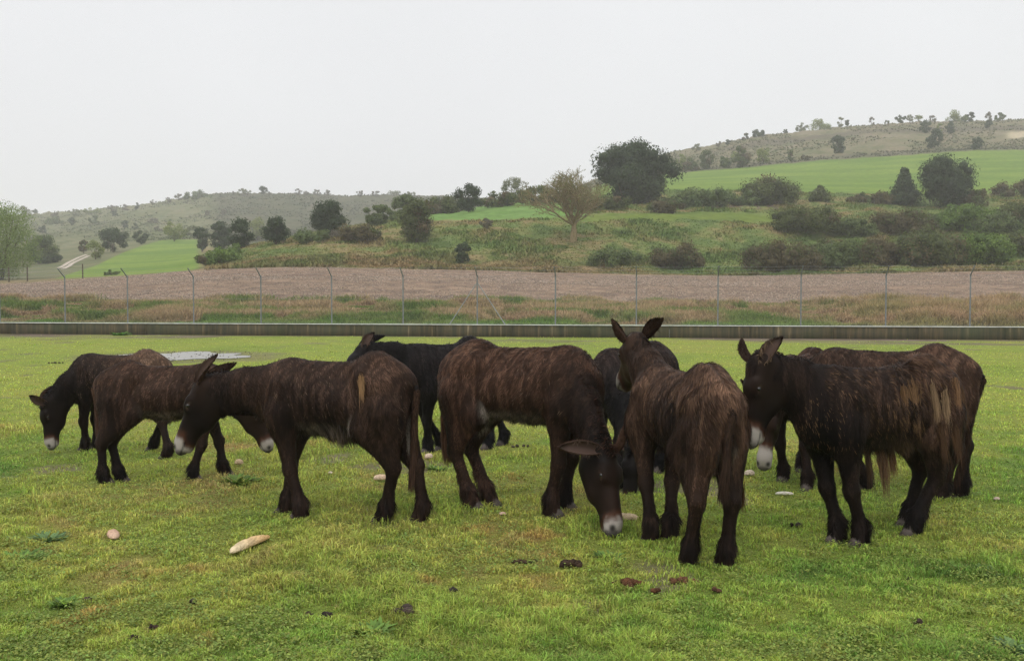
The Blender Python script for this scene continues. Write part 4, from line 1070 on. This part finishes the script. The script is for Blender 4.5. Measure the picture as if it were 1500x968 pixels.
    # --- eyes
    for e, sd in zip(eyes, (1, -1)):
        t_ = np.linspace(0, np.pi, 9); p_ = np.linspace(0, 2*np.pi, 13)[:-1]
        vv = np.array([[math.sin(a)*math.cos(b), math.sin(a)*math.sin(b), math.cos(a)] for a in t_ for b in p_])*.0185*s
        qq = np.array([[a*12+b, a*12+(b+1) % 12, (a+1)*12+(b+1) % 12, (a+1)*12+b] for a in range(8) for b in range(12)])
        mesh('eye', vv+e-lat*sd*.004*s, quads=qq, mat=M_EYE, parent=root, smooth=True)
    # --- hooves
    for k, (hf, g) in enumerate(legs):
        an = np.arange(14)*2*np.pi/14; vv = []
        for (z, rr, xo, e) in ((.0, .058, .030, 1.25), (.004, .060, .030, 1.25), (.05, .046, .010, 1.15), (.075, .040, .0, 1.1)):
            vv.append(np.stack([hf[0]+xo*s+np.cos(an)*rr*s*e*np.where(np.cos(an) < 0, .72, 1), hf[1]+np.sin(an)*rr*s*.92, np.full(14, g-.004+z*s)], 1))
        vv.append(np.array([[hf[0], hf[1], g+.075*s]])); vv = np.concatenate(vv)
        j = np.arange(14); jn = (j+1) % 14
        qq = np.concatenate([np.stack([a*14+j, a*14+jn, (a+1)*14+jn, (a+1)*14+j], 1) for a in range(3)])
        tq = np.stack([42+j, 42+jn, np.full(14, 56)], 1)
        mesh('hoof', vv, tris=tq, quads=qq, mat=M_HOOF, parent=root, smooth=True)
    # --- tail
    tb = B(-.665, 0, 1.015+rump*.5)
    te = loc(tail) if tail is not None else B(-.665, .0, .50)
    pts = [tb, tb+np.array([-.055*s, 0, -.06*s]), lerp(tb, te, .4)+[-.03*s, 0, 0], lerp(tb, te, .75)+[-.02*s, 0, 0], te]
    rad = [.034*s, .030*s, .021*s, .013*s, .005*s]
    v, q_ = tube_mesh([(pts[a], pts[a+1], rad[a], rad[a+1]) for a in range(4)], 8)
    m = 3400; t = r.random(m)**.75; tt = t*4; a_ = np.minimum(tt.astype(int), 3); pts = np.array(pts); rd = np.interp(t, [0, .25, .5, .75, 1], rad)
    ang = r.uniform(0, 6.28, m); Nn = np.stack([np.cos(ang), np.sin(ang), np.zeros(m)], 1)
    P = pts[a_]+(pts[a_+1]-pts[a_])*(tt-a_)[:, None]+Nn*rd[:, None]*(.8+.5*t)[:, None]
    D = unit(pts[a_+1]-pts[a_]+np.array([0, 0, -.1])+r.normal(0, .02, (m, 3)))
    tc_ = lerp(dark, brown, pal.get('tailw', .5)*.7)*r.uniform(.4, 1.9, (m, 1))
    Lt = (.03+.13*sstep(.35, .9, t))*s*r.uniform(.6, 1.3, m)
    sv, sq, st2, sc_ = strands(r, P, Nn, D, Lt, np.full(m, .0055), tc_*.7, tc_*1.4, .10+.10*r.random(m), .6)
    mesh('tail', np.concatenate([v, sv]), tris=st2+len(v), quads=np.concatenate([q_, sq+len(v)]), col=np.concatenate([np.repeat((dark*.8)[None], len(v), 0), sc_]), mat=M_FUR, parent=root, smooth=True)
    # --- matted locks (x, z, length, width, side)
    for (tx, tz, tl, tw, sd, ct) in tufts:
        # root on the surface: march inwards from the side
        y = .5*sd
        pr = B(tx, 0, tz)
        for yy in np.arange(.45, 0, -.005):
            pp = np.array([[pr[0], yy*sd, pr[2]]])
            if min(fn(pp)[0] for fn, g_ in f.prims) < .012: y = yy*sd; break
        else: y = .06*sd
        m = 300; P = np.array([pr[0], y, pr[2]])+r.normal(0, 1, (m, 3))*np.array([tw*.35, .004, max(.016, tw*.5)]); P[:, 1] = y+sd*(.030 if tz > .9 else .008)+r.normal(0, .004, m)
        conv = -(P[:, :1]-pr[0])/max(tl, .01)*.65
        D = unit(np.concatenate([conv-.12, np.full((m, 1), .10*sd if tz > .7 else 0), np.full((m, 1), -1.)], 1)+r.normal(0, .085, (m, 3)))
        Nn = np.repeat(np.array([[0, sd, .05]]), m, 0)
        cc = np.array(ct)*r.uniform(.45, 1.25, (m, 1))
        v, q_, t_, c_ = strands(r, P, Nn, D, np.abs(r.normal(tl*.9, tl*.32, m)), np.full(m, .0042), cc*.55, cc*.95, .06+.05*r.random(m), .5)
        mesh('matted_lock', v, tris=t_, quads=q_, col=c_, mat=M_FUR, parent=root, smooth=True)
    return root

def gp(px, py): return onground(px, py)[:2]
def gy(px, Y): return np.array([(px-CX)/F*Y*1.0, Y])
DK = dict(dark=(.0080, .0054, .0044), brown=(.098, .053, .034), tan=(.18, .12, .08), w=.55)
def P_(**k): d = dict(DK); d.update(k); return d
ONLY = None
def D(i, *a, **k):
    if ONLY is None or i in ONLY: return make_donkey(i, *a, **k)
D(1, 'leftmost donkey, grazing with its head down and a shaggy brown rump', 10.9,
  gy(222, 10.95), gy(133, 11.05), [gp(124, 661), gp(141, 656), gp(244, 671), gp(224, 659)], .885,
  at(70, 590, 10.75), at(71, 657, 10.7), [at(45, 580, 10.6), at(76, 566, 10.95)],
  P_(w=.5, rump=.9, brown=(.105, .058, .037), front=.5, tanp=.10), lx=.97, rump=.02)
D(2, 'brown donkey facing right, second from left, head mostly hidden behind the large dark one', 9.3,
  gy(168, 9.3), gy(306, 9.45), [gp(331, 698), gp(284, 704), gp(177, 706), gp(154, 709)], .885,
  at(368, 588, 9.35), at(398, 657, 9.35), [None, None], P_(w=.62, tailw=.8, flank=.25), lx=1.02, rump=.0, belly=.01)
D(3, 'large dark donkey facing left, white muzzle lowered, a tan patch on its rump', 7.75,
  gy(569, 7.62), gy(425, 7.85), [gp(440, 762), gp(419, 751), gp(562, 766), gp(616, 764)], 1.015,
  at(300, 566, 7.95), at(262, 651, 7.95), [at(318, 521, 7.9), at(350, 529, 8.22)],
  P_(w=.55, ring=.7, bellyhair=1.0, fringe=1., flank=.9, tanp=.05), sag=.02, lx=.92, tail=at(604, 690, 7.6), rump=.025,
  tufts=[(-.37, 1.06, .11, .035, 1, (.34, .20, .10))])
D(4, 'black back-row donkey with laid-back ears, behind the large dark donkey', 11.,
  gy(700, 11.45), gy(612, 10.75), [gp(626, 664), gp(646, 659), gp(714, 658), gp(737, 652)], .985,
  at(534, 513, 10.45), at(498, 560, 10.3), [at(547, 488, 10.45), at(566, 491, 10.65)],
  P_(dark=(.0055, .0055, .0060), brown=(.032, .022, .020), tan=(.07, .05, .045), w=.35), rump=.02)
D(5, 'brown donkey facing right in the middle, grazing beside a loaf with its ears spread', 8.0,
  gy(704, 8.22), gy(816, 7.95), [gp(828, 745), gp(808, 756), gp(716, 739), gp(690, 745)], 1.095,
  at(884, 663, 7.35), at(902, 765, 7.12), [at(912, 630, 7.4), at(819, 655, 7.3)],
  P_(w=.78, brown=(.108, .055, .034), flank=.9, ring=.5, tailw=.85, mane=(.05, .02, .012), mz=.80, nose=.955), lx=.92, tail=at(655, 650, 8.45), dors=(.62, -.72, .2), rump=-.01)
D(6, 'black donkey behind and between the grazing brown donkey and the nearest one', 9.6,
  gy(968, 10.3), gy(892, 9.55), [gp(905, 716), gp(880, 712), gp(990, 690), gp(965, 692)], 1.0,
  at(929, 660, 8.8), at(920, 738, 8.65), [at(956, 620, 9.0), at(905, 615, 9.1)],
  P_(dark=(.006, .0056, .0056), brown=(.05, .032, .026), w=.6, ring=.6), dors=(-.2, -.9, .2), lx=1.0)
D(7, 'nearest donkey, seen from behind, head raised and both ears up', 6.6,
  gy(1038, 6.52), gy(973, 7.2), [gp(953, 790), gp(981, 788), gp(1009, 827), gp(1062, 829)], 1.005,
  at(932, 503, 7.60), at(912, 556, 8.0), [at(903, 478, 7.6), at(970, 468, 7.55)],
  P_(w=.70, rump=.3, brown=(.105, .058, .037), tan=(.20, .12, .07), tanp=.12, tanw=.6, pale=.5, shag=.6, tailw=.25, bellyhair=.8), lx=1.0, tail=at(1060, 700, 6.2), ly=.88, rump=.02,
  tufts=[(-.52, .50, .14, .05, -.6, (.22, .12, .065))])
D(8, 'brown-backed donkey behind the shaggy one, its white muzzle held lowest', 9.4,
  gy(1195, 9.85), gy(1160, 9.15), [gp(1182, 718), gp(1147, 705), gp(1206, 698), gp(1174, 690)], .965,
  at(1128, 595, 8.6), at(1116, 694, 8.45), [None, None],
  P_(w=.8, brown=(.075, .038, .024), ring=1.2, tanp=.1, mz=.66), dors=(-.45, -.85, .25), lx=1.0)
D(9, 'shaggy front-right donkey facing left, tan matted locks hanging from back and belly', 7.0,
  gy(1352, 7.30), gy(1232, 6.98), [gp(1260, 800), gp(1226, 796), gp(1338, 785), gp(1330, 771)], 1.015,
  at(1116, 533, 6.85), at(1092, 650, 6.8), [at(1145, 495, 6.8), at(1090, 502, 7.0)],
  P_(w=.42, rump=.5, dark=(.0065, .0048, .0042), brown=(.080, .044, .028), tan=(.24, .14, .07), tanp=.08, shag=.7, fringe=.7, pale=.15, flank=0., bellyhair=.8, ring=.3, eartuft=(.13, .085, .05), eartl=1.0), sag=.02, lx=1.02, rump=.02, hair=1.15,
  tufts=[(-.10, 1.02, .19, .07, 1, (.22, .125, .065)), (-.02, 1.03, .16, .03, 1, (.22, .125, .065)), (-.30, 1.03, .19, .05, 1, (.32, .21, .125)), (-.38, .97, .16, .055, 1, (.34, .225, .135)), (-.47, 1.06, .17, .035, 1, (.26, .145, .08)), (-.56, 1.0, .17, .03, 1, (.16, .09, .05)),
         (-.01, .62, .25, .075, .6, (.20, .115, .065)), (.12, .61, .17, .03, .6, (.10, .06, .035)), (-.09, .63, .18, .04, .6, (.22, .12, .065)), (-.33, .75, .16, .06, 1, (.10, .055, .03)), (-.45, .75, .18, .05, 1, (.10, .055, .03))])
D(10, 'dark donkey behind the shaggy one, its rounded rump showing furthest to the right', 8.7,
  gy(1364, 8.6), gy(1245, 8.85), [gp(1268, 716), gp(1248, 708), gp(1377, 731), gp(1405, 727)], 1.035,
  at(1214, 572, 8.95), at(1240, 652, 8.9), [at(1240, 590, 8.9), at(1238, 580, 9.1)],
  P_(w=.45, rump=.35, tailw=.3), lx=1.03, rump=.01, tail=at(1402, 690, 8.5))

# ------------------------------------------------------------------ bread, dung, pale bits
def lump(L, W, Hh, seed, bend=0., nu=22, nv=14, rough=.06, slits=0):
    t = np.linspace(0, np.pi, nv); p = np.linspace(0, 2*np.pi, nu+1)[:-1]
    a, b = np.meshgrid(t, p, indexing='ij')
    x = np.cos(a); q = np.sin(a)**.75; y = q*np.cos(b); z = q*np.sin(b)
    k = 1+rough*(fbm(x*3+seed, y*3+z*2+seed*1.7, seed, 3)-.5)*2
    X = x*L/2*k; Y = y*W/2*k+bend*(x**2)*L; Z = np.where(z > 0, z*Hh*.7, z*Hh*.3)*k
    if slits: Z = Z-np.where(z > .5, 1, 0)*Hh*.10*(np.sin(x*slits*3.0+y*1.2) > .7)
    V = np.stack([X, Y, Z+Hh*.3], -1).reshape(-1, 3); i = np.arange(nu)
    Q = np.concatenate([np.stack([r_*nu+i, r_*nu+(i+1) % nu, (r_+1)*nu+(i+1) % nu, (r_+1)*nu+i], 1) for r_ in range(nv-1)])
    return V, Q, z.reshape(-1), x.reshape(-1)
def rot(V, a):
    c, s = math.cos(a), math.sin(a); W = V.copy(); W[:, 0] = V[:, 0]*c-V[:, 1]*s; W[:, 1] = V[:, 0]*s+V[:, 1]*c; return W
def loaf(px, py, L, W, ang, c_top, c_end, label, name='bread_loaf', cat='bread', Hh=.055, bend=0., seed=1, slits=3):
    p = onground(px, py)
    V, Q, z, x = lump(L, W, Hh, seed, bend, 26, 18, .05, slits)
    t = np.clip(.5-.6*x+.3*(fbm(x*4, z*4, seed, 3)-.5), 0, 1)[:, None]
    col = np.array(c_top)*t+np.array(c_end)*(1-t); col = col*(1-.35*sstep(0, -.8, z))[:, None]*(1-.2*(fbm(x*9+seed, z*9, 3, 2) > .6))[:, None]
    o = mesh(name, rot(V, ang), quads=Q, col=col, mat=M_BREAD, smooth=True)
    o.location = (p[0], p[1], float(G(p[0], p[1]))+.012)
    tag(o, label, cat)
loaf(363, 805, .46, .090, 1.26, (.66, .54, .34), (.60, .37, .15), 'long pale bread loaf lying alone in the foreground grass', bend=-.05, seed=3)
loaf(166, 789, .23, .080, -1.12, (.50, .29, .19), (.58, .40, .28), 'short pinkish piece of bread at the left of the foreground', seed=4, slits=2, Hh=.045)
loaf(558, 707, .13, .06, .05, (.66, .50, .36), (.60, .42, .28), 'pale piece of bread in front of the hind hoof of the large dark donkey', seed=5)
loaf(350, 682, .085, .055, .1, (.62, .46, .28), (.60, .44, .28), 'small bread roll in front of the second donkey', seed=6, slits=0)
loaf(628, 674, .09, .06, .6, (.66, .50, .38), (.60, .46, .36), 'bread piece behind the hind leg of the large dark donkey', seed=7, slits=0)
loaf(915, 764, .21, .10, -.1, (.64, .50, .32), (.60, .46, .28), 'bread loaf at the muzzle of the grazing brown donkey', seed=8)
loaf(1098, 699, .095, .055, .0, (.60, .50, .40), (.58, .48, .38), 'small bread piece under the muzzles on the right', seed=9, slits=0)
loaf(1149, 729, .15, .028, -.12, (.62, .60, .52), (.55, .50, .42), 'thin whitish crust in front of the shaggy donkey', seed=10, Hh=.03, slits=0)
loaf(484, 697, .05, .03, .3, (.60, .52, .38), (.55, .45, .35), 'tiny crumb of bread below the belly of the large dark donkey', seed=11, Hh=.025, slits=0)
loaf(736, 757, .055, .035, .3, (.60, .42, .34), (.55, .35, .25), 'tiny crumb of bread between the hooves of the brown grazing donkey', seed=12, Hh=.025, slits=0)
loaf(1460, 733, .06, .035, .3, (.50, .38, .33), (.45, .33, .25), 'reddish crumb of bread alone at the far right', seed=13, Hh=.025, slits=0)
def dung(px, py, n, spread, ball, colr, label, ang=0., flat=.5, seed=1):
    r = np.random.default_rng(seed); p = onground(px, py); Vs = []; Qs = []; Cs = []; k = 0
    for i in range(n):
        L = ball*r.uniform(.8, 1.5); V, Q, z, x = lump(L, ball*r.uniform(.7, 1), ball*r.uniform(.6, .9), int(r.integers(1, 99)), 0, 12, 8, .25)
        V = rot(V, r.uniform(0, 3.1)); d = r.normal(0, 1, 2)*np.array([spread, spread*.55]); d = np.array([d[0]*math.cos(ang)-d[1]*math.sin(ang), d[0]*math.sin(ang)+d[1]*math.cos(ang)])
        V = V+np.array([d[0], d[1], max(0, .03*(1-np.hypot(*d)/(spread*1.5+1e-6)))*flat])
        Vs.append(V); Qs.append(Q+k); k += len(V); Cs.append(np.repeat((np.array(colr)*r.uniform(.6, 1.4))[None], len(V), 0))
    o = mesh('dung', np.concatenate(Vs), quads=np.concatenate(Qs), col=np.concatenate(Cs), mat=M_DUNG, smooth=True)
    o.location = (p[0], p[1], float(G(p[0], p[1]))); tag(o, label, 'dung')
DB = (.055, .035, .022); DR = (.15, .065, .030)
dung(838, 830, 16, .040, .042, (.060, .036, .022), 'dark dung heap right of the foreground centre, behind the reddish ones', seed=2)
dung(920, 856, 34, .046, .038, DR, 'largest reddish brown dung heap in the foreground', seed=3)
dung(994, 853, 12, .042, .032, (.17, .080, .040), 'flat reddish dung right of the largest reddish heap', seed=4, flat=.2)
dung(962, 868, 5, .02, .032, DR, 'small reddish dung lump between two larger reddish heaps', seed=5)
dung(597, 900, 5, .035, .055, (.085, .062, .050), 'cluster of smooth grey-brown dung balls in the foreground', seed=6, flat=1)
dung(768, 824, 8, .035, .030, (.075, .045, .03), 'low dung patch left of the dark dung heap', seed=7, flat=.2)
dung(662, 868, 3, .02, .040, (.050, .042, .032), 'single dark dung lump left of the foreground centre', seed=8)
dung(482, 906, 4, .025, .040, (.035, .025, .02), 'dark dung pellets below the long loaf', seed=9)
dung(452, 904, 5, .012, .028, DB, 'tiny dung lump just left of the dark pellets', seed=10)
dung(198, 943, 4, .018, .036, (.04, .025, .018), 'dark dung lump at the lower left', seed=11)
dung(225, 928, 4, .018, .032, (.05, .03, .022), 'dung lump just above the lower left one', seed=12)
dung(127, 886, 3, .016, .03, (.08, .05, .04), 'small dung lump far left of the foreground', seed=13)
dung(280, 888, 2, .012, .034, (.05, .04, .035), 'lone dung pellet between loaf and left corner', seed=14)
dung(490, 828, 3, .012, .03, (.05, .03, .022), 'small dung lump right of the long loaf', seed=15)
dung(1336, 855, 3, .018, .042, (.025, .018, .014), 'black dung lump on the right of the foreground', seed=16)
dung(1168, 775, 3, .018, .038, (.045, .035, .028), 'dung lump in front of the forelegs of the shaggy donkey', seed=17)
dung(1046, 868, 5, .03, .03, (.12, .06, .032), 'reddish dung beside the hind hooves of the nearest donkey', seed=18)
dung(1345, 920, 2, .014, .032, (.06, .04, .03), 'brown pellet at the lower right', seed=19)
dung(448, 754, 2, .02, .035, (.05, .036, .028), 'dung pellet beside the front hoof of the large dark donkey', seed=20)
dung(763, 655, 4, .05, .04, (.10, .08, .055), 'dry dung patch behind the belly of the brown grazing donkey', seed=21, flat=.2)
dung(82, 532, 9, .07, .05, (.08, .06, .04), 'dung patch far back on the left near the puddle', seed=22, flat=.2)
def weed(px, py, n, R, label, colr=(.11, .19, .035), Lf=.075, seed=1):
    r = np.random.default_rng(seed); p = onground(px, py); V = []; Q = []; Cc = []; k = 0
    for i in range(n):
        a = r.uniform(0, 6.28); q = R*math.sqrt(r.random())*.6; b = np.array([math.cos(a)*q, math.sin(a)*q, 0]); a += r.normal(0, .5)
        d = np.array([math.cos(a), math.sin(a), 0]); w = np.array([-d[1], d[0], 0]); L = Lf*r.uniform(.5, 1.2); W = L*r.uniform(.09, .16); el = r.uniform(.15, .9)
        pts = []
        for t, ww in ((0, .3), (.35, 1), (.7, .8), (1, .05)):
            c = b+d*L*t*math.cos(el)+np.array([0, 0, L*(t*math.sin(el)-.35*t*t*math.sin(el))]); pts += [c-w*W*ww, c+w*W*ww+np.array([0, 0, .2*W])]
        V += pts; Q += [[k+2*j, k+2*j+1, k+2*j+3, k+2*j+2] for j in range(3)]; k += 8; Cc += [np.array(colr)*r.uniform(.6, 1.7)]*8
    o = mesh('weed_clump', np.array(V), quads=Q, col=np.array(Cc), mat=M_GRASS, smooth=True)
    o.location = (p[0], p[1], float(G(p[0], p[1]))); tag(o, label, 'weed', 'leafy weed clumps in the pasture')
weed(352, 708, 150, .17, 'spiky green weed clump between the second donkey and the large dark one', seed=1, Lf=.13)
weed(70, 792, 120, .16, 'grey-green leafy weed clump left of the pinkish bread', (.11, .18, .065), seed=2)
weed(30, 820, 160, .22, 'leafy weed clump cut by the left edge', seed=3)
weed(95, 890, 120, .07, 'small dark weed clump at the lower left', seed=4, Lf=.07)
weed(640, 690, 90, .12, 'dark green weed clump behind the hind hooves of the large dark donkey', seed=5)
weed(1450, 840, 90, .14, 'broad weed clump at the lower right', (.10, .17, .05), seed=6)
weed(890, 818, 80, .10, 'leafy weed clump right of the dark dung heap', (.11, .19, .04), seed=7)
weed(1480, 955, 80, .10, 'weed clump in the bottom right corner', (.11, .18, .06), seed=8)
weed(545, 925, 110, .13, 'weed clump left of the smooth dung balls', seed=9, Lf=.08)
weed(175, 478+13, 60, .35, 'bright weed tuft at the foot of the low wall on the left', (.08, .19, .03), seed=10, Lf=.3)
weed(936, 499, 60, .35, 'weed tuft at the foot of the low wall beside the raised ears', (.07, .17, .03), seed=11, Lf=.25)
def sliver(px, py):
    p = onground(px, py)


# ------------------------------------------------------------------ haze
def haze():
    V, Q = boxv(-700, 700, -20, 1505, -3, 92)
    m = bpy.data.materials.new('haze_air'); m.use_nodes = True; nt = m.node_tree
    nt.nodes.remove(nt.nodes['Principled BSDF'])
    v = nt.nodes.new('ShaderNodeVolumePrincipled'); v.inputs['Density'].default_value = .00062; v.inputs['Color'].default_value = (.985, .985, .98, 1)
    v.inputs['Anisotropy'].default_value = .2
    nt.links.new(v.outputs[0], nt.nodes['Material Output'].inputs['Volume'])
    tag(mesh('haze', V, quads=Q, mat=m), 'thin grey drizzle haze filling the valley air', 'haze', kind='stuff')
haze()

# ------------------------------------------------------------------ light, sky, camera
EL, AZ = math.radians(55), math.radians(200)
w = bpy.data.worlds.new('World'); sc.world = w; w.use_nodes = True; nt = w.node_tree; N = nt.nodes
sky = N.new('ShaderNodeTexSky'); sky.sky_type = 'NISHITA'; sky.sun_disc = False; sky.sun_elevation = EL; sky.sun_rotation = AZ; sky.air_density = 1; sky.dust_density = 5
bw = N.new('ShaderNodeRGBToBW'); nt.links.new(sky.outputs[0], bw.inputs[0])
tc = N.new('ShaderNodeTexCoord'); nz = N.new('ShaderNodeTexNoise'); nz.inputs['Scale'].default_value = 1.6; nz.inputs['Detail'].default_value = 4
nt.links.new(tc.outputs['Generated'], nz.inputs[0])
sp = N.new('ShaderNodeSeparateXYZ'); nt.links.new(tc.outputs['Generated'], sp.inputs[0])
mr = N.new('ShaderNodeMapRange'); mr.inputs[1].default_value = .3; mr.inputs[2].default_value = .9; mr.inputs[3].default_value = 7.55; mr.inputs[4].default_value = 14.5
nt.links.new(sp.outputs['Z'], mr.inputs[0])
nr = N.new('ShaderNodeMapRange'); nr.inputs[1].default_value = .3; nr.inputs[2].default_value = .7; nr.inputs[3].default_value = .95; nr.inputs[4].default_value = 1.05; nt.links.new(nz.outputs['Fac'], nr.inputs[0])
ml = N.new('ShaderNodeMath'); ml.operation = 'MULTIPLY'; nt.links.new(mr.outputs[0], ml.inputs[0]); nt.links.new(nr.outputs[0], ml.inputs[1])
cc = N.new('ShaderNodeCombineColor')
for ch, g in zip(('Red', 'Green', 'Blue'), (.995, 1.0, 1.018)):
    q = N.new('ShaderNodeMath'); q.operation = 'MULTIPLY'; q.inputs[1].default_value = g; nt.links.new(ml.outputs[0], q.inputs[0]); nt.links.new(q.outputs[0], cc.inputs[ch])
mx = N.new('ShaderNodeMix'); mx.data_type = 'RGBA'; mx.inputs['Factor'].default_value = .93
nt.links.new(sky.outputs[0], mx.inputs['A']); nt.links.new(cc.outputs[0], mx.inputs['B'])
nt.links.new(mx.outputs['Result'], N['Background'].inputs['Color']); N['Background'].inputs['Strength'].default_value = .12
su = bpy.data.lights.new('sun', 'SUN'); su.energy = 1.1; su.angle = math.radians(35); su.color = (1, .97, .93)
so = bpy.data.objects.new('sun', su); C.objects.link(so); so.rotation_euler = (math.radians(90)-EL, 0, math.pi-AZ)
cam = bpy.data.cameras.new('camera'); cam.sensor_width = 36; cam.lens = 36*F/1500; cam.clip_end = 5000; cam.clip_start = .1
co = bpy.data.objects.new('camera', cam); C.objects.link(co); co.location = (0, 0, CAMH); co.rotation_euler = (math.radians(90)-TH, 0, 0)
sc.camera = co
sc.view_settings.view_transform = 'Standard'; sc.view_settings.look = 'None'; sc.view_settings.gamma = 1; sc.view_settings.exposure = 0
sc.cycles.use_denoising = True; sc.cycles.denoiser = 'OPENIMAGEDENOISE'; sc.cycles.denoising_input_passes = 'RGB_ALBEDO_NORMAL'; sc.cycles.denoising_prefilter = 'NONE'; sc.cycles.max_bounces = 6; sc.cycles.diffuse_bounces = 3; sc.cycles.volume_bounces = 1; sc.cycles.transparent_max_bounces = 6
